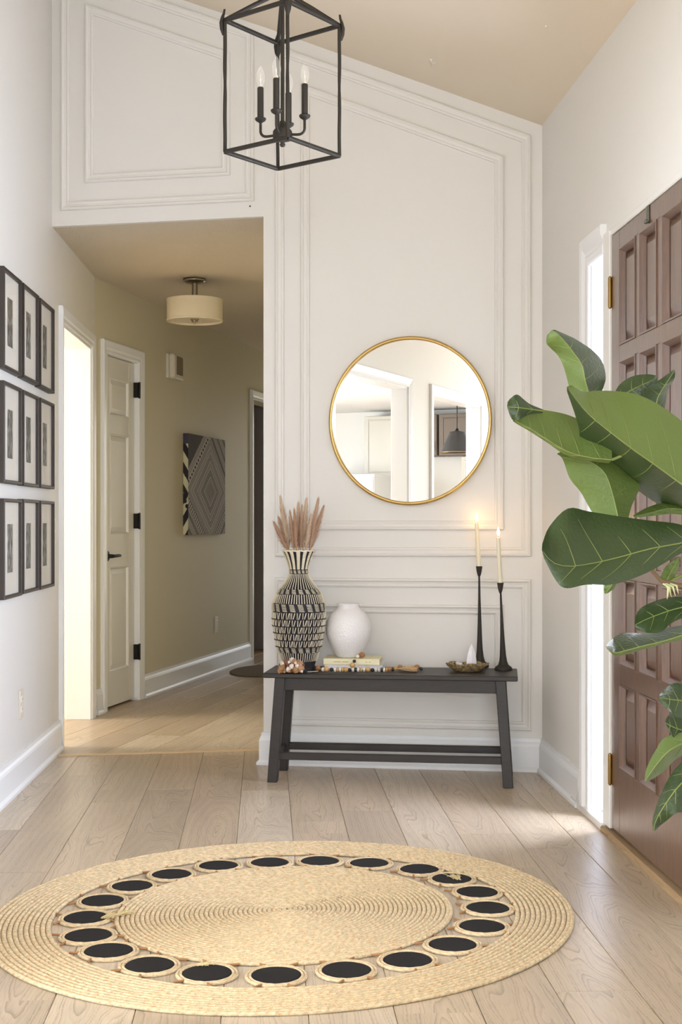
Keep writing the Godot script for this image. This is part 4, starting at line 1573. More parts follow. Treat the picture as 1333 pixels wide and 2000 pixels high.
func build_bench_things() -> void:
	var turn := deg_to_rad(-7.0)
	var zb := 5.655
	var bc := on_bench(692, zb)
	book("book", "white hardback book, the lower one under the white vase", bc + Vector3(0.004, 0, 0), turn + 0.03, Vector3(0.245, 0.0235, 0.165), flat("white book cover", C(232, 228, 228), 0.5), false)
	book("book", "cream spined hardback book on top, directly under the white vase", bc + Vector3(-0.002, 0.0238, 0.004), turn, Vector3(0.238, 0.0262, 0.16), flat("cream book cover", C(238, 228, 186), 0.5), true)
	# geode
	var g0 := on_bench(570, 5.485)
	var geo := thing("geode", "rough brown and white crystal geode at the left end of the bench", "crystal", Transform3D(Basis(Vector3.UP, turn), g0))
	var shells := [flat("amber crystal", C(166, 126, 92), 0.3), flat("rusty rock", C(112, 74, 54), 0.6), flat("white crystal", C(222, 208, 192), 0.35), flat("ochre rock", C(150, 112, 68), 0.5)]
	var r := RandomNumberGenerator.new()
	r.seed = 5
	var s := Sh.new()
	rock(s, Vector3(0, 0.022, 0), Vector3(0.052, 0.022, 0.03), 3)
	obj("shell", s, shells[1], geo)
	var lumps := [[-0.040, 0.018, 0.02, 0.018, 3], [-0.036, 0.036, 0.012, 0.013, 2], [-0.045, 0.032, 0.005, 0.010, 1], [-0.018, 0.045, 0.012, 0.015, 1], [-0.010, 0.018, 0.027, 0.012, 2], [0.004, 0.030, 0.026, 0.013, 2], [0.014, 0.048, 0.010, 0.014, 0], [0.034, 0.042, 0.012, 0.015, 0], [0.040, 0.020, 0.018, 0.017, 0], [0.020, 0.016, 0.028, 0.013, 3], [0.002, 0.050, 0.0, 0.013, 2], [-0.026, 0.012, 0.028, 0.010, 0], [0.046, 0.034, 0.002, 0.012, 1], [0.026, 0.032, 0.024, 0.009, 2]]
	for k in 22:  # smaller crystals between the large ones
		var a := r.randf() * PI
		var e := r.randf()
		lumps.append([cos(a) * 0.046, 0.008 + 0.046 * e * sin(a), 0.016 + 0.020 * (1.0 - e), r.randf_range(0.005, 0.009), r.randi() % 4])
	for k in lumps.size():
		var q: Array = lumps[k]
		s = Sh.new()
		rock(s, Vector3(q[0], q[1], q[2]), Vector3(q[3], q[3] * r.randf_range(0.85, 1.15), q[3]), 100 + k)
		obj("crystal", s, shells[q[4]], geo)
	# bead garland: along the front of the books, with a loop over them
	var woods := [flat("tan wood bead", C(200, 158, 100), 0.5), flat("brown wood bead", C(164, 112, 66), 0.5), flat("black bead", C(38, 34, 36), 0.4), flat("white bead", C(232, 224, 208), 0.5)]
	var gar := thing("bead_garland", "wooden bead garland with black and white beads and a tassel lying before the books", "bead garland", Transform3D(Basis(Vector3.UP, turn), on_bench(690, 5.525)))
	var inv := gar.transform.affine_inverse()
	var line := PackedVector3Array()
	var seqs := [
		# px, depth, height above the bench, radius, material, disc?
		[622, 5.555, 0.012, 0.0115, 1, 0], [632, 5.53, 0.010, 0.0095, 3, 0], [638, 5.525, 0.013, 0.012, 0, 0], [648, 5.522, 0.010, 0.0085, 2, 0], [655, 5.52, 0.010, 0.009, 3, 1], [660, 5.52, 0.010, 0.009, 0, 1], [665, 5.52, 0.010, 0.009, 3, 1], [670, 5.52, 0.010, 0.0095, 0, 1], [676, 5.519, 0.011, 0.011, 0, 0], [683, 5.519, 0.009, 0.008, 2, 0],
		[690, 5.518, 0.010, 0.009, 3, 1], [695, 5.518, 0.010, 0.009, 2, 1], [700, 5.518, 0.010, 0.009, 3, 1], [706, 5.517, 0.010, 0.009, 0, 1], [712, 5.517, 0.010, 0.009, 3, 1], [719, 5.516, 0.012, 0.0115, 0, 0], [728, 5.515, 0.009, 0.0085, 2, 0], [735, 5.515, 0.010, 0.009, 3, 1], [741, 5.515, 0.010, 0.009, 3, 1], [746, 5.515, 0.010, 0.009, 2, 1], [751, 5.515, 0.010, 0.009, 3, 1], [756, 5.52, 0.010, 0.009, 0, 1], [761, 5.525, 0.012, 0.011, 1, 0], [767, 5.53, 0.009, 0.008, 2, 0], [774, 5.545, 0.012, 0.0095, 0, 0], [782, 5.56, 0.014, 0.0125, 1, 0], [791, 5.57, 0.011, 0.009, 2, 0], [800, 5.575, 0.011, 0.009, 3, 1], [808, 5.58, 0.012, 0.0105, 0, 0], [815, 5.575, 0.014, 0.0125, 1, 0], [823, 5.57, 0.008, 0.008, 2, 0],
		[689, 5.535, 0.027, 0.0115, 0, 0], [692.5, 5.553, 0.0415, 0.0075, 2, 0], [699, 5.585, 0.0585, 0.008, 3, 0], [707.5, 5.60, 0.063, 0.0125, 1, 0]]
	for k in seqs.size():
		var q: Array = seqs[k]
		var at := inv * (on_bench(q[0], q[1]) + Vector3(0, q[2], 0))
		s = Sh.new()
		if q[5] == 1:
			s.lathe(V([0.0, -0.004, q[3] - 0.0015, -0.004, q[3], -0.0025, q[3], 0.0025, q[3] - 0.0015, 0.004, 0.0, 0.004]), 14, Transform3D(Basis(Vector3.FORWARD, PI / 2), at))
		else:
			ball(s, at, q[3], 14, 0.95)
		obj("bead", s, woods[q[4]], gar)
		if k < 31:
			line.append(at)
	s = Sh.new()
	s.tube(line, 0.0012, 5)
	var up := PackedVector3Array()
	for k in [12, 31, 32, 33, 34]:
		up.append(inv * (on_bench(seqs[k][0], seqs[k][1]) + Vector3(0, seqs[k][2], 0)))
	s.tube(up, 0.0012, 5)
	obj("cord", s, M.jute_pale, gar)
	s = Sh.new()
	var t0 := inv * (on_bench(776, 5.535) + Vector3(0, 0.012, 0))
	for i in 70:
		var e := t0 + Vector3(0.075 + rng.randf_range(-0.012, 0.012), -0.004 + rng.randf_range(-0.006, 0.008), rng.randf_range(-0.022, 0.030))
		var m := t0.lerp(e, 0.5) + Vector3(0, rng.randf_range(0.0, 0.009), rng.randf_range(-0.004, 0.004))
		s.tube(PackedVector3Array([t0, m, e]), [0.0013, 0.0013, 0.0009], 4, false)
	obj("tassel", s, flat("tan tassel thread", C(214, 178, 132), 0.9), gar)
	# second tassel at the left end
	s = Sh.new()
	t0 = inv * (on_bench(622, 5.50) + Vector3(0, 0.006, 0))
	for i in 26:
		var e := t0 + Vector3(-0.04 + rng.randf_range(-0.006, 0.006), -0.003, rng.randf_range(-0.006, 0.010))
		s.tube(PackedVector3Array([t0, e]), [0.0012, 0.0008], 4, false)
	obj("tassel", s, flat("cream tassel thread", C(232, 220, 196), 0.9), gar)
	# stone dish with stones and a crystal
	var dz := 5.545
	var dc := on_bench(913, dz)
	var dish := thing("stone_dish", "shallow oval amber and grey stone dish beside the iron candle holders", "dish", Transform3D(Basis(Vector3.UP, turn), dc))
	s = Sh.new()
	var rows := []
	for q in [[0.0, 0.0], [0.045, 0.0], [0.056, 0.003], [0.070, 0.014], [0.084, 0.026], [0.089, 0.0335], [0.087, 0.036], [0.083, 0.033], [0.070, 0.020], [0.050, 0.010], [0.0, 0.008]]:
		var row := PackedVector3Array()
		for j in 44:
			var a := TAU * j / 44
			var wv := 1.0 + 0.03 * sin(a * 3.0 + 0.6) + 0.02 * sin(a * 7.0)
			row.append(Vector3(cos(a) * q[0] * wv, q[1] * (1.0 + 0.08 * sin(a * 5.0 + 1.0)), sin(a) * q[0] * 0.62 * wv))
		rows.append(row)
	s.grid(rows, true)
	var agate := flat("polished agate", Color(1, 1, 1), 0.22)
	var an := noise(1.0, 51, 4)
	agate.albedo_texture = picture(128, 128, func(x: int, y: int):
		var n: float = an.get_noise_2d(x * 0.05, y * 0.05)
		var band := 0.5 + 0.5 * sin(n * 22.0)
		return C(92, 82, 62).lerp(C(176, 140, 80), clampf(n * 2.2 + 0.35, 0.0, 1.0)).lerp(C(206, 196, 172), 0.35 * band * band))
	agate.uv1_triplanar = true
	agate.uv1_scale = Vector3.ONE * 9.0
	obj("bowl", s, agate, dish)
	var quartz := flat("frosted quartz", C(240, 238, 242), 0.3)
	quartz.subsurf_scatter_enabled = true
	quartz.subsurf_scatter_strength = 0.4
	var cr := thing("crystal_tower", "pointed white quartz crystal standing in the stone dish", "crystal", Transform3D(Basis(Vector3.UP, 0.5), dc + Vector3(0.019, 0.012, -0.006)))
	s = Sh.new()
	rows = []
	for q in [[0.019, 0.0], [0.025, 0.012], [0.0235, 0.035], [0.019, 0.058], [0.011, 0.082], [0.0, 0.103]]:
		var row := []
		for j in 6:
			var a := TAU * j / 6
			row.append(Vector3(cos(a) * q[0] * (1.0 + 0.12 * sin(j * 2.3)), q[1] + (0.006 * sin(j * 1.7) if q[0] > 0.012 else 0.0), sin(a) * q[0] * 0.8))
		rows.append(row)
	for i in 5:
		for j in 6:
			var mid := Vector3(0, 0.04, 0)
			var a: Vector3 = rows[i][j]
			var b: Vector3 = rows[i][(j + 1) % 6]
			var c: Vector3 = rows[i + 1][(j + 1) % 6]
			var d: Vector3 = rows[i + 1][j]
			s.quad(a, b, c, d, (a + b + c + d) / 4.0 - mid)
	obj("body", s, quartz, cr)
	s = Sh.new()
	rock(s, Vector3(0, 0.010, 0.004), Vector3(0.026, 0.009, 0.021), 9)
	obj("blue_base", s, flat("blue grey crystal", C(140, 156, 166), 0.35), cr)
	var stones := [[-0.052, 0.026, 0.006, 0.010, C(72, 34, 38), "small dark garnet stone at the left of the dish"], [-0.040, 0.033, 0.0, 0.011, C(226, 214, 210), "small pale pink stone at the back of the dish"], [-0.027, 0.028, 0.010, 0.011, C(222, 224, 230), "small round white stone nearest the quartz point"], [-0.036, 0.022, 0.017, 0.009, C(206, 170, 164), "small rosy stone at the front of the dish"], [-0.018, 0.026, -0.003, 0.009, C(52, 46, 44), "small black stone between white stone and quartz point"]]
	for k in stones.size():
		var q: Array = stones[k]
		var st := Sh.new()
		rock(st, Vector3.ZERO, Vector3.ONE * q[3], 200 + k)
		var o := obj("polished_stone", st, flat("polished stone", q[4], 0.25))
		o.position = dc + Basis(Vector3.UP, turn) * Vector3(q[0], q[1], q[2])
		tag(o, q[5], "stone", "stones in the dish")
	# candle holders with candles
	candle(936.5, 938.0, 5.695, 0.432, 0.190, "taller black iron candle holder behind the stone dish", "cream taper candle burning in the taller iron holder", 932.0)
	candle(978.0, 984.0, 5.60, 0.366, 0.196, "shorter black iron candle holder at the right end of the bench", "cream taper candle burning in the shorter iron holder", 974.0)


func candle(pc: float, pb: float, z: float, h: float, ch_: float, l1: String, l2: String, pt: float) -> void:
	var at := on_bench(pb, z)
	var top := P(pc, 0, z).x - at.x
	var k := 0.00216
	var hold := thing("candle_holder", l1, "candle holder", Transform3D(Basis(), at))
	var s := Sh.new()
	var rows := []
	var wob := RandomNumberGenerator.new()
	wob.seed = int(pb)
	for q in [[17.5, 0.0], [17.8, 0.010], [15.5, 0.016], [10.5, 0.026], [7.6, 0.045], [6.0, 0.075], [4.9, 0.12], [4.0, 0.18], [3.2, 0.24], [2.5, 0.30], [2.0, 0.36], [1.7, 0.395]]:
		var hh: float = q[1] * (h - 0.035) / 0.397
		var row := PackedVector3Array()
		for j in 10:
			var a := TAU * j / 10
			row.append(Vector3(cos(a) * q[0] * k * wob.randf_range(0.95, 1.05) + top * hh / h, hh, sin(a) * q[0] * k))
		rows.append(row)
	s.grid(rows, true)
	s.cap(rows[0], Vector3.DOWN)
	obj("stem", s, M.black_metal, hold)
	s = Sh.new()
	var cup := PackedVector2Array()
	for q in [[0.0, -0.045], [1.8, -0.044], [3.4, -0.036], [5.0, -0.022], [5.9, -0.008], [6.5, 0.0], [5.4, 0.001], [5.0, -0.02], [0.0, -0.022]]:
		cup.append(Vector2(q[0] * k, h + q[1]))
	s.lathe(cup, 20, Transform3D(Basis(), Vector3(top, 0, 0)))
	obj("cup", s, M.black_metal, hold)
	# candle
	var lean := (P(pt, 0, z).x - at.x - top)
	var cd := thing("taper_candle", l2, "candle", Transform3D(Basis(), at + Vector3(top, h - 0.021, 0)))
	var wax := flat("ivory wax", C(240, 232, 206), 0.5)
	wax.subsurf_scatter_enabled = true
	wax.subsurf_scatter_strength = 0.3
	s = Sh.new()
	rows = []
	for q in [[0.0098, 0.0], [0.0098, 0.05], [0.0092, 0.12], [0.0085, 0.185], [0.0078, 0.203], [0.0055, 0.207], [0.002, 0.205]]:
		var yy: float = q[1] * (ch_ + 0.018) / 0.207
		var row := PackedVector3Array()
		for j in 18:
			var a := TAU * j / 18
			row.append(Vector3(cos(a) * q[0] + lean * yy / ch_, yy, sin(a) * q[0]))
		rows.append(row)
	s.grid(rows, true)
	s.cap(rows[0], Vector3.DOWN)
	obj("wax", s, wax, cd)
	var tip := Vector3(lean, ch_ + 0.018, 0)
	s = Sh.new()
	s.tube(PackedVector3Array([tip - Vector3(0, 0.003, 0), tip + Vector3(0.001, 0.010, 0)]), 0.0010, 6)
	obj("wick", s, flat("charred wick", C(50, 40, 32), 0.9), cd)
	var glow := flat("candle flame", C(255, 230, 180), 0.6)
	glow.emission_enabled = true
	glow.emission = C(255, 226, 170)
	glow.emission_energy_multiplier = 3.5
	s = Sh.new()
	s.lathe(V([0.0, 0.004, 0.0035, 0.007, 0.0062, 0.014, 0.0066, 0.020, 0.0050, 0.029, 0.0024, 0.038, 0.0, 0.045]), 14, Transform3D(Basis(), tip))
	obj("flame", s, glow, cd)
	var l := OmniLight3D.new()
	l.name = "candle_flame_light"
	l.position = cd.position + tip + Vector3(0, 0.018, 0)
	l.light_energy = 0.0028
	l.light_color = C(255, 196, 120)
	l.light_size = 0.006
	l.omni_range = 8.0
	l.omni_attenuation = 2.0
	l.shadow_enabled = true
	add_child(l)


# ---------------------------------------------------------------- mirror
func build_mirror() -> void:
	var z := back_z(801)
	var fb := frame(BL, CORNER - BL)
	var c := on_back(801.5, 822.5)
	var at := fb * Vector3(c.x, c.y - 0.0, 0.018)
	var xf := Transform3D(fb.basis * Basis(Vector3.UP, deg_to_rad(MIRROR_TURN)), at)
	var mi := thing("round_mirror", "round wall mirror in a thin gold frame above the bench", "mirror", xf)
	var r := 156.0 * z / F
	var s := Sh.new()
	var prof := [[r - 0.004, -0.012], [r - 0.006, 0.008], [r - 0.004, 0.012], [r + 0.001, 0.013], [r + 0.0065, 0.011], [r + 0.0085, 0.006], [r + 0.0085, -0.010], [r - 0.004, -0.012]]
	var rows := []
	for q in prof:
		var row := PackedVector3Array()
		for j in 96:
			var a := TAU * j / 96
			row.append(Vector3(cos(a) * q[0], sin(a) * q[0] * 1.03, q[1]))
		rows.append(row)
	s.grid(rows, true)
	obj("frame", s, M.gold, mi)
	s = Sh.new()
	var tilt := Basis(Vector3.UP, deg_to_rad(GLASS_TURN))
	var face := PackedVector3Array()
	for j in 96:
		var a := TAU * j / 96
		face.append(tilt * Vector3(cos(a) * (r - 0.003), sin(a) * (r - 0.003) * 1.03, 0.0015))
	s.cap(face, tilt * Vector3(0, 0, 1))
	var rear := PackedVector3Array()
	for p in face:
		rear.append(p - tilt * Vector3(0, 0, 0.003))
	s.cap(rear, tilt * Vector3(0, 0, -1))
	obj("mirror_glass", s, M.mirror, mi)


const MIRROR_TURN := -1.4
const GLASS_TURN := -1.2


# ---------------------------------------------------------------- lantern
func build_lantern() -> void:
	var c := Vector3(-0.179, 0, -4.07)
	var lan := thing("lantern", "black iron cage lantern with four candle lights hanging from the sloping ceiling", "pendant lantern", Transform3D(Basis(Vector3.UP, 0.0), Vector3(c.x, 2.20, c.z)))
	var iron: Material = M.black_metal
	var hd := 0.1755
	var dl := Vector3(-0.9917, 0, 0.1288)  # left corner, then far, right, near
	var dn := Vector3(0.1288, 0, 0.9917)
	var dirs := [dl, -dn, -dl, dn]
	var bot := []
	var top := []
	for d in dirs:
		bot.append(d * hd)
		top.append(d * hd + Vector3(0, 0.400, 0))
	var w := 0.0075
	for k in 4:
		var s := Sh.new()
		var path := PackedVector3Array()
		var rad := []
		for i in 25:
			var t := i / 24.0
			path.append(bot[k].lerp(top[k], t) + Vector3(0.0004 * sin(t * 17.0 + k), 0, 0.0004 * cos(t * 13.0 + k)))
			rad.append(w * (1.0 - 0.22 * exp(-pow((t - 0.52) / 0.06, 2.0))))
		s.tube(path, rad, 4, true, PI / 4)
		obj("post", s, iron, lan)
		for y in [0, 1]:
			s = Sh.new()
			var a: Vector3 = (bot if y == 0 else top)[k]
			var b: Vector3 = (bot if y == 0 else top)[(k + 1) % 4]
			s.tube(PackedVector3Array([a, a.lerp(b, 0.5), b]), w, 4, true, PI / 4)
			obj("bar", s, iron, lan)
		# roof bar
		s = Sh.new()
		s.tube(PackedVector3Array([top[k], Vector3(top[k]).lerp(Vector3(0, 0.497, 0), 0.5) + Vector3(0, 0.002, 0), Vector3(0, 0.497, 0)]), w, 4, true, PI / 4)
		obj("roof_bar", s, iron, lan)
		# curled leaf on the corner
		s = Sh.new()
		var o: Vector3 = dirs[k]
		var side := o.cross(Vector3.UP).normalized()
		var rows := []
		for q in [[-0.046, 0.007, 0.003], [-0.028, 0.013, 0.009], [-0.008, 0.0145, 0.012], [0.010, 0.010, 0.010], [0.022, 0.005, 0.006], [0.034, 0.003, 0.0012]]:
			var p: Vector3 = top[k] + o * q[1] + Vector3(0, q[0], 0)
			rows.append(PackedVector3Array([p - side * q[2] - o * 0.005, p + o * (0.001 + q[2] * 0.15), p + side * q[2] - o * 0.005, p - o * (0.002 + q[2] * 0.6)]))
		s.grid(rows, true)
		s.cap(rows[0], Vector3.DOWN)
		obj("leaf", s, iron, lan)
	var s := Sh.new()
	s.lathe(V([0.0, 0.478, 0.012, 0.480, 0.022, 0.490, 0.022, 0.502, 0.010, 0.512, 0.006, 0.520, 0.0, 0.522]), 20)
	obj("apex", s, iron, lan)
	s = Sh.new()
	s.tube(PackedVector3Array([Vector3(0, 0.05, 0), Vector3(0, 0.27, 0), Vector3(0, 0.48, 0)]), 0.006, 8)
	obj("centre_rod", s, iron, lan)
	s = Sh.new()
	s.lathe(V([0.0, 0.020, 0.006, 0.022, 0.009, 0.028, 0.006, 0.034, 0.012, 0.039, 0.028, 0.043, 0.0295, 0.052, 0.0295, 0.068, 0.024, 0.075, 0.010, 0.080, 0.008, 0.10, 0.0, 0.10]), 24)
	obj("hub", s, iron, lan)
	var adir := [Vector3(-0.975, 0, -0.222), Vector3(0.222, 0, -0.975), Vector3(0.975, 0, 0.222), Vector3(-0.222, 0, 0.975)]
	for d in adir:
		var arm := Sh.new()
		var path := PackedVector3Array([d * 0.02 + Vector3(0, 0.058, 0), d * 0.045 + Vector3(0, 0.056, 0)])
		for i in 7:
			var a := PI / 2 * i / 6.0
			path.append(d * (0.052 + 0.018 * sin(a)) + Vector3(0, 0.074 - 0.018 * cos(a), 0))
		path.append(d * 0.070 + Vector3(0, 0.108, 0))
		arm.tube(path, 0.0042, 8)
		var am := obj("arm", arm, iron, lan)
		var at := Transform3D(Basis(), d * 0.070)
		var p := Sh.new()
		p.lathe(V([0.0, 0.098, 0.006, 0.100, 0.015, 0.106, 0.0175, 0.111, 0.0165, 0.1135, 0.006, 0.111, 0.0, 0.111]), 20, at)
		obj("drip_pan", p, iron, am)
		p = Sh.new()
		p.lathe(V([0.0, 0.110, 0.0098, 0.110, 0.0098, 0.206, 0.0088, 0.208, 0.0, 0.208]), 16, at)
		obj("candle_sleeve", p, iron, am)
		p = Sh.new()
		p.lathe(V([0.0065, 0.2085, 0.009, 0.214, 0.0135, 0.228, 0.0145, 0.237, 0.0125, 0.250, 0.0075, 0.264, 0.003, 0.273, 0.0, 0.276]), 18, at, Vector2.ONE, false)
		obj("bulb", p, M.bulb, am)
		p = Sh.new()
		p.lathe(V([0.0, 0.208, 0.0055, 0.208, 0.005, 0.214, 0.0016, 0.219, 0.0014, 0.238, 0.0, 0.240]), 10, at)
		obj("bulb_stem", p, flat("pale bulb ceramic", C(228, 216, 192), 0.4), am)
	# chain up to a canopy on the ceiling
	var y := 0.520
	var ceil_y := ch(c.x) - 2.20
	var k := 0
	while y < ceil_y - 0.05:
		s = Sh.new()
		var path := PackedVector3Array()
		for i in 17:
			var a := TAU * i / 16
			var q := Vector3(cos(a) * 0.010, sin(a) * 0.019, 0)
			path.append((q if k % 2 == 0 else Vector3(0, q.y, q.x)) + Vector3(0, y + 0.012, 0))
		s.tube(path, 0.0026, 6, false)
		obj("chain_link", s, iron, lan)
		y += 0.031
		k += 1
	s = Sh.new()
	var tiltb := Basis(Vector3(0, 0, 1), -atan(0.405))
	s.lathe(V([0.0, -0.045, 0.012, -0.043, 0.05, -0.022, 0.06, -0.010, 0.062, 0.003, 0.0, 0.003]), 28, Transform3D(tiltb, Vector3(0, ceil_y - 0.002, 0)))
	obj("canopy", s, iron, lan)


# ---------------------------------------------------------------- hall things
func build_hall_things() -> void:
	# drum light
	var cz := 7.42
	var at := Vector3((380.5 - CX) / F * cz, HALL_H, -cz)
	var dr := thing("ceiling_lamp", "cream drum shade ceiling lamp on a nickel stem in the hall", "ceiling lamp", Transform3D(Basis(), at))
	var s := Sh.new()
	s.lathe(V([0.0, -0.024, 0.02, -0.026, 0.05, -0.022, 0.056, -0.016, 0.062, -0.012, 0.063, 0.0, 0.0, 0.0]), 32)
	obj("canopy", s, M.nickel, dr)
	s = Sh.new()
	s.lathe(V([0.0, -0.24, 0.0165, -0.24, 0.0165, -0.022, 0.0, -0.022]), 20)
	obj("stem", s, M.nickel, dr)
	var linen := flat("cream linen shade", C(228, 214, 182), 0.9)
	linen.backlight_enabled = true
	linen.backlight = Color(0.35, 0.31, 0.24)
	s = Sh.new()
	s.lathe(V([0.155, -0.238, 0.157, -0.236, 0.1565, -0.228, 0.1545, -0.227, 0.1545, -0.126, 0.1565, -0.125, 0.157, -0.117, 0.155, -0.115, 0.1525, -0.117, 0.1525, -0.236, 0.155, -0.238]), 56, Transform3D(), Vector2.ONE, false)
	obj("shade", s, linen, dr)
	s = Sh.new()
	s.lathe(V([0.0, -0.226, 0.152, -0.226, 0.152, -0.222, 0.0, -0.222]), 48)
	obj("diffuser", s, flat("frosted diffuser", C(214, 204, 182), 0.5), dr)
	s = Sh.new()
	s.lathe(V([0.0, -0.253, 0.004, -0.252, 0.006, -0.246, 0.006, -0.240, 0.016, -0.236, 0.024, -0.230, 0.024, -0.226, 0.0, -0.226]), 20)
	obj("finial", s, M.nickel, dr)
	# door chime
	var fw := frame(HB, HD)
	var chm := thing("door_chime", "beige door chime box high on the shaded hall wall", "door chime", fw * Transform3D(Basis(), Vector3(1.133, 1.986, 0.0)))
	s = Sh.new()
	var i := Transform3D()
	s.box(i, Vector3(0, 0, 0), Vector3(0.21, 0.157, 0.018), 0.004)
	s.box(i, Vector3(0.0, 0.0, 0.016), Vector3(0.055, 0.157, 0.057), 0.010)
	s.box(i, Vector3(0.05, 0.0, 0.016), Vector3(0.20, 0.030, 0.055), 0.006)
	obj("housing", s, flat("beige chime plastic", C(214, 206, 188), 0.5), chm)
	s = Sh.new()
	s.box(i, Vector3(0.056, 0.028, 0.018), Vector3(0.20, 0.15, 0.048), 0.008)
	obj("speaker_panel", s, flat("brown grille cloth", C(136, 122, 98), 0.9), chm)
	# canvas
	var cv := thing("canvas_art", "grey canvas painting with nested diamond stripes on the hall wall", "painting", fw * Transform3D(Basis(), Vector3(1.456, 0.982, 0.0)))
	var an := noise(1.0, 61, 3)
	var face := picture(400, 336, func(x: int, y: int):
		var u: float = x / 400.0
		var vv: float = y / 336.0
		var wob: float = 0.012 * an.get_noise_2d(x * 0.02, y * 0.02)
		var grain: float = 0.10 * an.get_noise_2d(x * 0.25, y * 0.25)
		var du := (u - 0.58) / (0.58 if u < 0.58 else 0.52)
		var dv := (vv - 0.56) / (0.52 if vv < 0.56 else 0.50)
		var d := absf(du) + absf(dv) + wob
		var tone := 0.50
		var k := d * 6.6
		var f := k - floorf(k)
		var b := int(k)
		tone = [0.50, 0.62, 0.46, 0.64, 0.52, 0.66, 0.56, 0.42, 0.60, 0.48, 0.62, 0.46, 0.58, 0.42, 0.52, 0.4, 0.5, 0.42, 0.4, 0.4][mini(b, 19)]
		if f < 0.12 or (f > 0.52 and f < 0.60 and b % 2 == 0):
			tone = 0.88
		if d < 0.20:
			tone = 0.40 if (int((du + dv) * 34.0) + int((du - dv) * 34.0 + 200.0)) % 2 == 0 else 0.72
		if u < 0.58 and vv < 0.62 and d > 1.06 and d < 1.24:  # pale stripe with a row of dark dashes
			tone = 0.78
			var along := fposmod((du - dv) * 7.0, 1.0)
			if absf(d - 1.15) < 0.035 and along < 0.55:
				tone = 0.13
		if d > 1.42 and u < 0.5 and vv < 0.5:
			tone = 0.30
		if vv > 0.62 and d > 1.12 and d < 1.3:
			tone = 0.62 + 0.22 * sin((du * signf(u - 0.58) - dv) * 60.0)
		var g: float = tone + grain
		return Color(g * 0.99, g * 0.955, g * 0.93))
	var fm := flat("canvas face paint", Color(1, 1, 1), 0.8)
	fm.albedo_texture = face
	var sidep := picture(40, 336, func(x: int, y: int):
		var vv: float = y / 336.0
		var u: float = x / 40.0
		var k := vv * 4.6 + (0.55 - u) * 0.42 * (1.0 if vv < 0.58 else -1.0)
		var f := k - floorf(k)
		var dark := f > 0.5
		var spot := Vector2((u - 0.6) * 0.06, vv - 0.405).length() < 0.022 or Vector2((u - 0.35) * 0.06, vv - 0.665).length() < 0.021 or Vector2((u - 0.75) * 0.06, vv - 0.715).length() < 0.021
		if vv < 0.10:
			return C(70, 62, 80)
		if spot or dark:
			return C(34, 28, 32)
		return C(206, 200, 166))
	var sm := flat("painted canvas edge", Color(1, 1, 1), 0.8)
	sm.albedo_texture = sidep
	s = Sh.new()
	var w := 0.80
	var h := 0.672
	s.quad(Vector3(0, 0, 0.038), Vector3(w, 0, 0.038), Vector3(w, h, 0.038), Vector3(0, h, 0.038), Vector3(0, 0, 1), Vector2(0, 1), Vector2(1, 1), Vector2(1, 0), Vector2(0, 0))
	obj("painted_face", s, fm, cv)
	s = Sh.new()
	for q in [0.0, w]:
		s.quad(Vector3(q, 0, 0.002), Vector3(q, 0, 0.038), Vector3(q, h, 0.038), Vector3(q, h, 0.002), Vector3(-1 if q == 0.0 else 1, 0, 0), Vector2(0, 1), Vector2(1, 1), Vector2(1, 0), Vector2(0, 0))
	for q in [0.0, h]:
		s.quad(Vector3(0, q, 0.002), Vector3(w, q, 0.002), Vector3(w, q, 0.038), Vector3(0, q, 0.038), Vector3(0, -1 if q == 0.0 else 1, 0), Vector2(0.3, 0.3), Vector2(0.3, 0.32), Vector2(0.32, 0.32), Vector2(0.32, 0.3))
	s.quad(Vector3(0, 0, 0.002), Vector3(w, 0, 0.002), Vector3(w, h, 0.002), Vector3(0, h, 0.002), Vector3(0, 0, -1))
	obj("painted_edge", s, sm, cv)
	# socket
	outlet("wall_socket", "white wall socket low on the shaded hall wall", fw, 2.16, 0.336)
	# mat far down the hall
	var mat := thing("door_mat", "small dark oval mat at the far end of the hall floor", "mat", Transform3D(Basis(), Vector3(-0.70, 0.0, -9.52)))
	s = Sh.new()
	s.lathe(V([0.0, 0.0, 0.24, 0.0, 0.245, 0.006, 0.235, 0.011, 0.20, 0.010, 0.19, 0.012, 0.0, 0.012]), 48, Transform3D(Basis(Vector3.UP, -0.22), Vector3(0.16, 0.0, 0.0)), Vector2(1.0, 1.5))
	obj("mat_body", s, flat("grey brown woven mat", C(112, 100, 84), 0.95), mat)


func outlet(called: String, label: String, fr: Transform3D, s0: float, h: float) -> void:
	var o := thing(called, label, "socket", fr * Transform3D(Basis(), Vector3(s0, h, 0)))
	var s := Sh.new()
	s.box(Transform3D(), Vector3(-0.036, -0.058, 0), Vector3(0.036, 0.058, 0.006), 0.003)
	obj("plate", s, M.ivory, o)
	for y in [-0.02, 0.02]:
		s = Sh.new()
		s.box(Transform3D(), Vector3(-0.017, y - 0.014, 0.004), Vector3(0.017, y + 0.014, 0.0085), 0.003)
		var f := obj("socket", s, M.white_plastic, o)
		s = Sh.new()
		for x in [-0.006, 0.006]:
			s.box(Transform3D(), Vector3(x - 0.001, y - 0.004, 0.008), Vector3(x + 0.001, y + 0.005, 0.0088))
		obj("slot", s, M.gap, f)


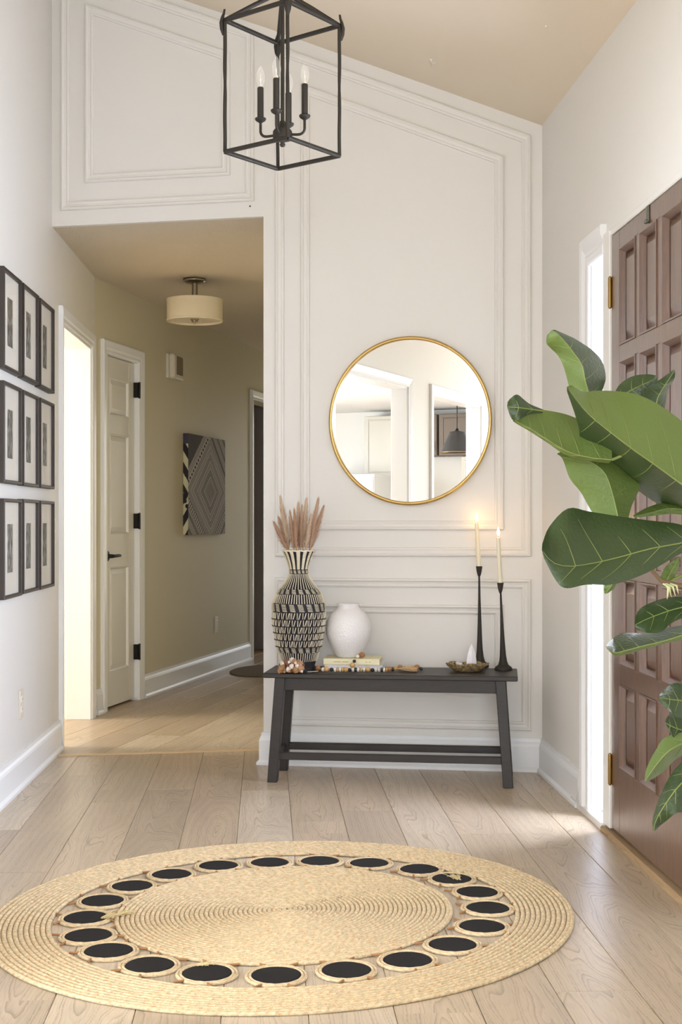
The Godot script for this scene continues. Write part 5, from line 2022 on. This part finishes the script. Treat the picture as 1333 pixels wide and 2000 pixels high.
# ---------------------------------------------------------------- framed pictures
func build_gallery() -> void:
	var fl := left_frame()
	var wood := flat("dark brown frame wood", C(50, 40, 31), 0.45)
	var matte := flat("ivory mat board", C(224, 217, 202), 0.85)
	var pn := noise(1.0, 71, 4)
	var prints := []
	for k in 3:
		var m := flat("black and white print", Color(1, 1, 1), 0.5)
		var kk := k
		m.albedo_texture = picture(48, 96, func(x: int, y: int):
			var v: float = 0.34 + 0.95 * pn.get_noise_2d(x * 0.10 + kk * 60.0, y * 0.035) + 0.25 * pn.get_noise_2d(x * 0.4, y * 0.3 + kk * 90.0)
			v = clampf(v * (0.75 + 0.12 * kk), 0.05, 0.85)
			return Color(v, v * 0.97, v * 0.92))
		prints.append(m)
	var col := [[4.99, 5.315], [5.345, 5.66], [5.695, 6.015]]
	var row := [[1.653, 2.034], [1.219, 1.604], [0.782, 1.164]]
	var rn := ["top", "middle", "bottom"]
	var cn := ["column nearest the camera, partly outside the photo", "middle column of the nine prints", "column nearest the bright doorway"]
	var lift := [[0.0, 0.0, -0.002], [0.001, 0.0, 0.001], [-0.002, 0.001, 0.0]]
	for r in 3:
		for c in 3:
			var w: float = (col[c][1] - col[c][0]) * 1.0005
			var h: float = row[r][1] - row[r][0]
			var fr := thing("picture_frame", "dark framed print, %s row, %s" % [rn[r], cn[c]], "picture frame", fl * Transform3D(Basis(), Vector3(ls(col[c][0]), row[r][0] + lift[r][c], 0.0)), "nine framed prints on the left wall")
			var s := Sh.new()
			s.run(rect(0, 0, w, h), V([0.0, 0.0, 0.0, 0.026, 0.002, 0.028, 0.011, 0.028, 0.013, 0.026, 0.013, 0.010, 0.006, 0.006, 0.006, 0.0]), Transform3D(), 1.0, true)
			obj("frame", s, wood, fr)
			s = Sh.new()
			var a := Vector2(w * 0.5 - 0.050, h * 0.5 - 0.094)
			var b := Vector2(w * 0.5 + 0.050, h * 0.5 + 0.094)
			var z := 0.014
			s.box(Transform3D(), Vector3(0.010, 0.010, z - 0.002), Vector3(a.x, h - 0.010, z))
			s.box(Transform3D(), Vector3(b.x, 0.010, z - 0.002), Vector3(w - 0.010, h - 0.010, z))
			s.box(Transform3D(), Vector3(a.x, 0.010, z - 0.002), Vector3(b.x, a.y, z))
			s.box(Transform3D(), Vector3(a.x, b.y, z - 0.002), Vector3(b.x, h - 0.010, z))
			obj("mat_board", s, matte, fr)
			s = Sh.new()
			var pm := 0.004
			s.quad(Vector3(a.x - pm, a.y - pm, z - 0.0025), Vector3(b.x + pm, a.y - pm, z - 0.0025), Vector3(b.x + pm, b.y + pm, z - 0.0025), Vector3(a.x - pm, b.y + pm, z - 0.0025), Vector3(0, 0, 1), Vector2(0, 1), Vector2(1, 1), Vector2(1, 0), Vector2(0, 0))
			obj("print", s, prints[(r + c * 2) % 3], fr)
			s = Sh.new()
			s.box(Transform3D(), Vector3(0.010, 0.010, 0.016), Vector3(w - 0.010, h - 0.010, 0.018))
			obj("glass", s, M.frame_glass, fr)


# ---------------------------------------------------------------- fiddle-leaf fig
func spline(pts: Array, t: float) -> Vector3:
	var m := pts.size() - 1
	var f := clampf(t, 0.0, 1.0) * m
	var i := mini(int(f), m - 1)
	var a: Vector3 = pts[maxi(i - 1, 0)]
	var b: Vector3 = pts[i]
	var c: Vector3 = pts[i + 1]
	var d: Vector3 = pts[mini(i + 2, m)]
	return b.cubic_interpolate(c, a, d, f - i)


# stations from base to tip: midrib, one edge, other edge as (px, py, depth offset); sides says which face looks at the camera
func leaf(plant: Node3D, z: float, st: Array, side1: String, side2: String, vein_count: int, bulge: float, parent: Node = null) -> Node3D:
	var mid := []
	var e1 := []
	var e2 := []
	for q in st:
		mid.append(P(q[0], q[1], z + q[2]) - plant.position)
		e1.append(P(q[3], q[4], z + q[5]) - plant.position)
		e2.append(P(q[6], q[7], z + q[8]) - plant.position)
	var nu := 28
	var nv := 7
	var top := Sh.new()
	var low := Sh.new()
	var rib := Sh.new()
	var eye := -plant.position + Vector3(0, EYE, 0)
	for k in 2:
		var edge: Array = e1 if k == 0 else e2
		var rows := []
		var rows2 := []
		for i in nu + 1:
			var t := float(i) / nu
			var a := spline(mid, t)
			var b := spline(edge, t)
			var row := PackedVector3Array()
			var row2 := PackedVector3Array()
			var see := (eye - (a + b) / 2.0).normalized()
			for j in nv + 1:
				var u := float(j) / nv
				var p := a.lerp(b, u)
				# quilted between the side veins, arched from rib to edge
				var quilt := 0.25 * absf(sin(PI * (t - u * 0.10) * (vein_count + 1))) * u * (1.0 - u) * 2.0
				p += see * (0.0035 * sin(t * 15.0 + k * 2.1 + st.size()) * u * u * sin(PI * t))
				p += see * bulge * a.distance_to(b) * (sin(PI * u) * 0.8 + quilt)
				row.append(p)
				row2.append(p - see * 0.0012)
			rows.append(row)
			rows2.append(row2)
		var which := side1 if k == 0 else side2
		var front := top if which == "t" else low
		var rear := low if which == "t" else top
		add_facing(front, rows, eye, 1.0)
		add_facing(rear, rows2, eye, -1.0)
		# side veins
		for n in vein_count:
			var t0 := (n + 0.6) / (vein_count + 0.9) * 0.86
			var path := PackedVector3Array()
			for j in 8:
				var u := j / 8.0 * 0.93
				var t := clampf(t0 + 0.10 * u + 0.06 * u * u, 0.0, 1.0)
				var a := spline(mid, t)
				var b := spline(edge, t)
				var see := (eye - (a + b) / 2.0).normalized()
				path.append(a.lerp(b, u) + see * (bulge * a.distance_to(b) * sin(PI * u) * 0.8 + 0.0006))
			if path[0].distance_to(path[7]) > 0.012:
				rib.tube(path, [0.0008, 0.0008, 0.0007, 0.0006, 0.0005, 0.0004, 0.0003, 0.0002], 5, false)
	var path := PackedVector3Array()
	var rad := []
	for i in 15:
		var t := i / 14.0 * 0.97
		var a := spline(mid, t)
		path.append(a + (eye - a).normalized() * 0.0004)
		rad.append(lerpf(0.0017, 0.0004, t))
	rib.tube(path, rad, 6)
	var am := ArrayMesh.new()
	top.surface(am, M.leaf_top)
	low.surface(am, M.leaf_under)
	var lf := obj("leaf", am, null, parent if parent else plant)
	obj("vein", rib, M.leaf_vein, lf if parent == null else parent)
	return lf


func add_facing(s: Sh, rows: Array, eye: Vector3, sg: float) -> void:
	var g := Sh.new()
	g.grid(rows, false, 1)
	var d := 0.0
	for i in g.v.size():
		d += g.n[i].dot(eye - g.v[i])
	var f := sg * (1.0 if d >= 0.0 else -1.0)
	s.grid(rows, false, int(f))


func build_fig() -> void:
	M.leaf_top = flat("dark glossy leaf top", C(44, 61, 28), 0.4)
	M.leaf_top.backlight_enabled = true
	M.leaf_top.backlight = Color(0.10, 0.16, 0.03)
	M.leaf_under = flat("pale matte leaf underside", C(90, 108, 46), 0.55)
	M.leaf_under.backlight_enabled = true
	M.leaf_under.backlight = Color(0.20, 0.28, 0.06)
	for lm in [M.leaf_top, M.leaf_under]:
		var cell := NoiseTexture2D.new()
		cell.width = 512
		cell.height = 512
		cell.seamless = true
		var fn := FastNoiseLite.new()
		fn.noise_type = FastNoiseLite.TYPE_CELLULAR
		fn.cellular_return_type = FastNoiseLite.RETURN_DISTANCE2_SUB
		fn.frequency = 0.035
		fn.seed = 4
		cell.noise = fn
		lm.heightmap_enabled = true
		lm.heightmap_texture = cell
		lm.heightmap_scale = 0.12
		lm.uv1_triplanar = true
		lm.uv1_scale = Vector3.ONE * 5.0
	M.leaf_vein = flat("yellow green leaf vein", C(116, 128, 62), 0.5)
	var foot := Vector3(0.885, 0.0, -2.62)
	var fig := thing("fiddle_leaf_fig", "fiddle-leaf fig with large green leaves reaching in beside the front door", "potted plant", Transform3D(Basis(), foot))
	var s := Sh.new()
	s.lathe(V([0.0, 0.0, 0.095, 0.0, 0.102, 0.01, 0.128, 0.26, 0.132, 0.28, 0.126, 0.285, 0.118, 0.25, 0.0, 0.25]), 40)
	obj("pot", s, flat("white planter", C(228, 224, 216), 0.4), fig)
	s = Sh.new()
	s.lathe(V([0.0, 0.255, 0.07, 0.257, 0.119, 0.252, 0.118, 0.24, 0.0, 0.24]), 30)
	obj("soil", s, flat("dark potting soil", C(58, 44, 34), 1.0), fig)
	var tr := [Vector3(0, 0.24, 0), Vector3(-0.04, 0.55, 0.01), Vector3(-0.095, 0.85, 0.0), Vector3(-0.115, 1.10, 0.01), Vector3(-0.135, 1.28, 0.0), Vector3(-0.17, 1.40, -0.02)]
	var path := PackedVector3Array()
	var rad := []
	for i in 25:
		path.append(spline(tr, i / 24.0))
		rad.append(lerpf(0.015, 0.006, i / 24.0))
	s = Sh.new()
	s.tube(path, rad, 10)
	var bark := flat("grey brown bark", C(120, 98, 72), 0.85)
	obj("trunk", s, bark, fig)
	var leaves := [
		# big dark leaf across the middle
		[2.52, "t", "t", 5, 0.04, [[1372, 1052, 0.05, 1374, 1046, 0.05, 1374, 1058, 0.05], [1325, 1062, 0.02, 1328, 1024, 0.05, 1322, 1086, 0.0], [1270, 1072, 0.0, 1274, 1017, 0.05, 1264, 1119, -0.02], [1215, 1087, -0.01, 1214, 1009, 0.05, 1200, 1141, -0.04], [1160, 1100, -0.02, 1152, 999, 0.05, 1146, 1142, -0.05], [1112, 1106, -0.03, 1110, 993, 0.04, 1108, 1149, -0.05], [1080, 1098, -0.03, 1074, 1028, 0.03, 1088, 1136, -0.04], [1059, 1074, -0.03, 1060, 1062, -0.02, 1063, 1090, -0.03]]],
		# big pale underside with the dark lower half
		[2.56, "u", "t", 6, 0.05, [[1390, 985, 0.0, 1392, 972, 0.0, 1384, 1000, 0.02], [1342, 953, -0.02, 1352, 848, 0.02, 1336, 998, 0.22], [1290, 915, -0.03, 1302, 800, 0.02, 1286, 984, 0.24], [1240, 880, -0.04, 1250, 772, 0.02, 1236, 950, 0.24], [1195, 846, -0.04, 1205, 764, 0.02, 1182, 907, 0.22], [1160, 818, -0.04, 1168, 763, 0.01, 1134, 884, 0.18], [1134, 791, -0.04, 1140, 765, 0.0, 1132, 838, 0.05], [1108, 755, -0.05, 1116, 752, -0.05, 1108, 764, -0.04]]],
		# long leaf to the left
		[2.62, "u", "u", 5, 0.04, [[1196, 898, 0.0, 1196, 846, 0.03, 1190, 905, 0.02], [1150, 893, 0.0, 1152, 828, 0.04, 1150, 900, 0.02], [1110, 882, 0.0, 1112, 811, 0.05, 1108, 890, 0.02], [1072, 860, 0.0, 1078, 803, 0.05, 1070, 865, 0.02], [1038, 838, 0.0, 1048, 799, 0.04, 1036, 843, 0.02], [1014, 825, 0.0, 1024, 792, 0.03, 1012, 829, 0.01], [1002, 819, 0.0, 1006, 808, 0.01, 1003, 823, 0.0]]],
		# folded leaf pointing up
		[2.68, "u", "t", 4, 0.05, [[1160, 800, 0.0, 1128, 802, 0.03, 1172, 800, 0.03], [1151, 768, 0.0, 1116, 770, 0.04, 1177, 765, 0.06], [1143, 740, -0.01, 1108, 738, 0.04, 1184, 738, 0.07], [1138, 714, -0.01, 1100, 712, 0.03, 1177, 706, 0.07], [1122, 690, -0.01, 1090, 694, 0.03, 1159, 685, 0.05], [1104, 667, -0.01, 1077, 681, 0.02, 1128, 664, 0.03], [1090, 652, -0.01, 1068, 670, 0.01, 1108, 654, 0.01], [1078, 645, 0.0, 1069, 655, 0.0, 1084, 644, 0.0]]],
		# pale leaf hanging behind
		[2.70, "u", "u", 4, 0.03, [[1212, 1030, 0.0, 1200, 1030, 0.01, 1224, 1030, 0.01], [1205, 996, 0.0, 1162, 1006, 0.02, 1234, 990, 0.03], [1196, 960, 0.0, 1136, 963, 0.02, 1250, 950, 0.03], [1183, 925, 0.0, 1114, 935, 0.02, 1236, 922, 0.03], [1160, 905, 0.0, 1104, 908, 0.01, 1196, 896, 0.02], [1128, 893, 0.0, 1098, 894, 0.0, 1150, 884, 0.01], [1090, 885, 0.0, 1089, 887, 0.0, 1098, 882, 0.0]]],
		# two leaves behind the top
		[2.80, "t", "t", 3, 0.05, [[1205, 792, 0.0, 1196, 780, 0.0, 1214, 796, 0.0], [1225, 768, 0.0, 1210, 752, 0.02, 1240, 790, 0.0], [1250, 754, 0.0, 1236, 735, 0.02, 1264, 785, 0.0], [1270, 745, 0.0, 1264, 731, 0.01, 1278, 766, 0.0], [1284, 738, 0.0, 1282, 733, 0.0, 1285, 744, 0.0]]],
		[2.74, "t", "t", 3, 0.05, [[1282, 818, 0.0, 1266, 810, 0.0, 1296, 816, 0.0], [1284, 782, 0.0, 1256, 776, 0.02, 1302, 780, 0.03], [1296, 758, 0.0, 1268, 755, 0.02, 1306, 760, 0.03], [1308, 740, 0.0, 1290, 741, 0.01, 1317, 742, 0.01], [1319, 722, 0.0, 1315, 723, 0.0, 1320, 730, 0.0]]],
		# pale slim leaf behind the big ones
		[2.75, "u", "u", 3, 0.05, [[1372, 1000, 0.0, 1372, 985, 0.0, 1372, 1012, 0.0], [1312, 993, 0.0, 1308, 981, 0.02, 1318, 1004, 0.0], [1276, 1000, 0.0, 1270, 989, 0.02, 1280, 1007, 0.0], [1238, 1009, 0.0, 1238, 1006, 0.0, 1242, 1011, 0.0]]],
		# two leaves at mid height
		[2.60, "t", "t", 3, 0.06, [[1372, 1178, 0.0, 1372, 1165, 0.0, 1372, 1192, 0.0], [1322, 1189, 0.0, 1312, 1166, 0.04, 1318, 1214, -0.03], [1288, 1200, 0.0, 1275, 1176, 0.04, 1292, 1234, -0.04], [1258, 1212, 0.0, 1250, 1190, 0.03, 1266, 1236, -0.03], [1240, 1222, 0.0, 1240, 1213, 0.0, 1246, 1231, 0.0]]],
		[2.54, "t", "u", 4, 0.05, [[1376, 1226, 0.0, 1376, 1215, 0.02, 1376, 1240, 0.0], [1305, 1250, -0.02, 1302, 1226, 0.06, 1305, 1256, 0.0], [1260, 1261, -0.03, 1258, 1236, 0.07, 1260, 1268, 0.0], [1225, 1270, -0.03, 1220, 1236, 0.06, 1224, 1278, 0.0], [1201, 1275, -0.03, 1198, 1247, 0.04, 1203, 1281, 0.0], [1184, 1263, -0.03, 1185, 1260, -0.02, 1187, 1268, -0.02]]],
		# round leaf on the right, dark one below it
		[2.52, "t", "t", 3, 0.07, [[1374, 1372, 0.02, 1374, 1345, 0.02, 1374, 1400, 0.02], [1328, 1368, -0.01, 1322, 1334, 0.03, 1330, 1402, -0.03], [1304, 1365, -0.02, 1301, 1344, 0.02, 1308, 1389, -0.03], [1288, 1363, -0.02, 1289, 1357, -0.01, 1291, 1372, -0.02]]],
		[2.62, "t", "t", 3, 0.05, [[1372, 1436, 0.02, 1372, 1400, 0.02, 1372, 1462, 0.02], [1326, 1424, 0.0, 1324, 1390, 0.03, 1328, 1450, -0.02], [1306, 1415, 0.0, 1308, 1396, 0.02, 1310, 1432, -0.01], [1300, 1411, 0.0, 1301, 1406, 0.0, 1302, 1418, 0.0]]],
		# narrow pale leaf hanging to the left
		[2.58, "u", "u", 3, 0.06, [[1372, 1436, 0.0, 1372, 1424, 0.02, 1372, 1450, 0.02], [1314, 1462, -0.02, 1304, 1438, 0.04, 1320, 1484, 0.04], [1286, 1490, -0.02, 1280, 1468, 0.03, 1300, 1505, 0.03], [1268, 1515, -0.02, 1264, 1500, 0.02, 1279, 1519, 0.01], [1261, 1527, -0.01, 1260, 1520, 0.0, 1265, 1527, 0.0]]],
		# bright leaf at the bottom
		[2.50, "t", "t", 4, 0.06, [[1374, 1496, 0.02, 1356, 1466, 0.04, 1376, 1570, 0.02], [1332, 1530, -0.01, 1316, 1506, 0.04, 1342, 1584, -0.02], [1308, 1560, -0.02, 1293, 1548, 0.03, 1322, 1588, -0.03], [1291, 1586, -0.02, 1280, 1582, 0.02, 1304, 1602, -0.02], [1281, 1606, -0.02, 1275, 1606, 0.0, 1291, 1612, -0.01], [1278, 1623, -0.01, 1276, 1620, 0.0, 1281, 1623, 0.0]]],
		# young leaves
		[2.58, "u", "u", 2, 0.08, [[1297, 1142, 0.0, 1288, 1134, 0.0, 1308, 1142, 0.0], [1312, 1116, 0.0, 1300, 1108, 0.02, 1324, 1118, 0.02], [1322, 1099, 0.0, 1314, 1096, 0.01, 1328, 1102, 0.01], [1327, 1089, 0.0, 1325, 1089, 0.0, 1328, 1092, 0.0]]],
		[2.64, "u", "u", 2, 0.05, [[1204, 1130, 0.0, 1186, 1132, 0.0, 1206, 1134, 0.0], [1194, 1146, 0.0, 1181, 1146, 0.01, 1201, 1148, 0.01], [1184, 1160, 0.0, 1181, 1158, 0.0, 1189, 1158, 0.0]]]]
	var hook := [Vector3(-0.135, 1.05, 0.0), Vector3(-0.160, 1.20, 0.0), Vector3(-0.160, 1.25, 0.0), Vector3(-0.150, 1.18, -0.02), Vector3(-0.135, 1.02, 0.0), Vector3(-0.150, 1.18, -0.02), Vector3(-0.150, 1.18, -0.02), Vector3(-0.130, 1.16, 0.0), Vector3(-0.110, 0.98, 0.0), Vector3(-0.105, 0.93, 0.0), Vector3(-0.085, 0.76, 0.0), Vector3(-0.085, 0.72, 0.0), Vector3(-0.085, 0.70, 0.0), Vector3(-0.080, 0.65, 0.0), Vector3(-0.115, 1.0, 0.0), Vector3(-0.135, 1.05, 0.0)]
	var st := Sh.new()
	for k in leaves.size():
		var q: Array = leaves[k]
		var lf := leaf(fig, q[0], q[5], q[1], q[2], q[3], q[4])
		var b0: Array = q[5][0]
		var b := P(b0[0], b0[1], q[0] + b0[2]) - foot
		var h: Vector3 = hook[k]
		st = Sh.new()
		st.tube(PackedVector3Array([h, h.lerp(b, 0.5) + Vector3(0, 0.012, 0), b]), [0.004, 0.0033, 0.0028], 7)
		obj("petiole", st, M.leaf_vein, lf)
		if k == 2:  # curled tip of the long leaf shows its dark upper face
			leaf(fig, 2.60, [[1062, 803, 0.02, 1062, 800, 0.02, 1060, 807, 0.02], [1034, 799, 0.0, 1034, 788, 0.01, 1034, 810, 0.0], [1012, 796, -0.01, 1012, 771, 0.0, 1014, 820, -0.01], [997, 795, -0.01, 999, 777, 0.0, 1002, 820, -0.01], [991, 794, -0.01, 992, 785, 0.0, 995, 808, 0.0]], "t", "t", 2, 0.10, lf)
	s = Sh.new()
	var tw := PackedVector3Array([P(1274, 1114, 2.57) - foot, P(1292, 1134, 2.575) - foot, P(1318, 1142, 2.58) - foot, P(1368, 1150, 2.60) - foot, Vector3(-0.105, 0.95, 0.0)])
	s.tube(tw, [0.004, 0.0045, 0.005, 0.005, 0.006], 8)
	obj("branch", s, bark, fig)
	s = Sh.new()
	for q in [[1296, 1140, 1312, 1166], [1302, 1140, 1320, 1164], [1310, 1140, 1326, 1160], [1300, 1140, 1304, 1170]]:
		s.tube(PackedVector3Array([P(q[0], q[1], 2.57) - foot, P((q[0] + q[2]) / 2.0 + 4, (q[1] + q[3]) / 2.0 - 6, 2.56) - foot, P(q[2], q[3], 2.57) - foot]), [0.0016, 0.0026, 0.0006], 6)
	obj("bud_sheath", s, flat("pale bud sheath", C(196, 200, 146), 0.6), fig)


# ---------------------------------------------------------------- small things
func build_small_things() -> void:
	var fl := left_frame()
	outlet("wall_socket", "white wall socket low on the left wall below the pictures", fl, ls(5.41), 0.333)
	var sw := thing("light_switch", "white double light switch between the pictures and the bright doorway", "light switch", fl * Transform3D(Basis(), Vector3(ls(6.12), 1.03, 0.0)))
	var s := Sh.new()
	s.box(Transform3D(), Vector3(-0.045, -0.062, 0), Vector3(0.045, 0.062, 0.006), 0.003)
	obj("plate", s, M.white_plastic, sw)
	for y in [-0.024, 0.024]:
		s = Sh.new()
		s.box(Transform3D(), Vector3(-0.012, y - 0.016, 0.004), Vector3(0.012, y + 0.016, 0.010), 0.002)
		obj("toggle", s, M.ivory, sw)
	# hook in the ceiling
	var x := 0.385
	var hy := ch(x)
	var hk := thing("ceiling_hook", "small white hook in the sloping ceiling right of the lantern", "hook", Transform3D(Basis(), Vector3(x, hy, -5.68)))
	hk.position = ceil_point(843, 117)
	s = Sh.new()
	var path := PackedVector3Array([Vector3(0, 0.004, 0), Vector3(0, -0.006, 0)])
	for i in 10:
		var a := -PI * 0.5 + TAU * 0.72 * i / 9.0
		path.append(Vector3(0.008 + 0.009 * cos(a + PI), -0.018 - 0.010 * sin(a + PI * 0.5), 0))
	s.tube(path, 0.0022, 6)
	obj("hook", s, M.white_plastic, hk)
	s = Sh.new()
	s.lathe(V([0.0, -0.006, 0.006, -0.005, 0.010, 0.002, 0.0, 0.003]), 14)
	obj("rosette", s, M.white_plastic, hk)
	var cap := thing("ceiling_rosette", "tiny white rosette in the sloping ceiling near the right wall", "rosette", Transform3D(Basis(), ceil_point(1068, 51)))
	s = Sh.new()
	s.lathe(V([0.0, -0.006, 0.005, -0.005, 0.007, 0.003, 0.0, 0.004]), 14)
	obj("cap", s, M.ivory, cap)
	# nail
	var fh := frame(HL, BL - HL)
	var q := on_head(489, 403)
	var nl := thing("nail", "tiny black nail head above the hall opening", "nail", fh * Transform3D(Basis(Vector3.RIGHT, PI / 2), Vector3(q.x, q.y, 0)))
	s = Sh.new()
	s.lathe(V([0.0, -0.01, 0.0015, -0.01, 0.0015, 0.003, 0.0035, 0.003, 0.003, 0.005, 0.0, 0.0055]), 10)
	obj("head", s, M.hinge_black, nl)
	# hanger over the door
	var fr := right_frame()
	var hg := thing("door_hanger", "small grey metal hanger hooked over the top of the front door", "hanger", fr * Transform3D(Basis(), Vector3(rs(4.115), 2.0, 0.0)))
	s = Sh.new()
	s.box(Transform3D(), Vector3(-0.014, 0.0, 0.0045), Vector3(0.014, 0.0515, 0.007), 0.0008)
	s.box(Transform3D(), Vector3(-0.011, 0.050, -0.020), Vector3(0.011, 0.0525, 0.007), 0.0008)
	s.box(Transform3D(), Vector3(-0.010, -0.003, 0.006), Vector3(0.010, 0.008, 0.016), 0.002)
	obj("strap", s, flat("grey green metal", C(104, 106, 92), 0.4, 0.7), hg)


func ceil_point(px: float, py: float) -> Vector3:
	# where the line of sight meets the sloping ceiling: y = ch(0) - 0.405 x
	var dx := (px - CX) / F
	var dy := -(py - HY) / F
	var z := (ch(0.0) - EYE) / (dy + 0.405 * dx)
	return Vector3(dx * z, EYE + dy * z, -z)
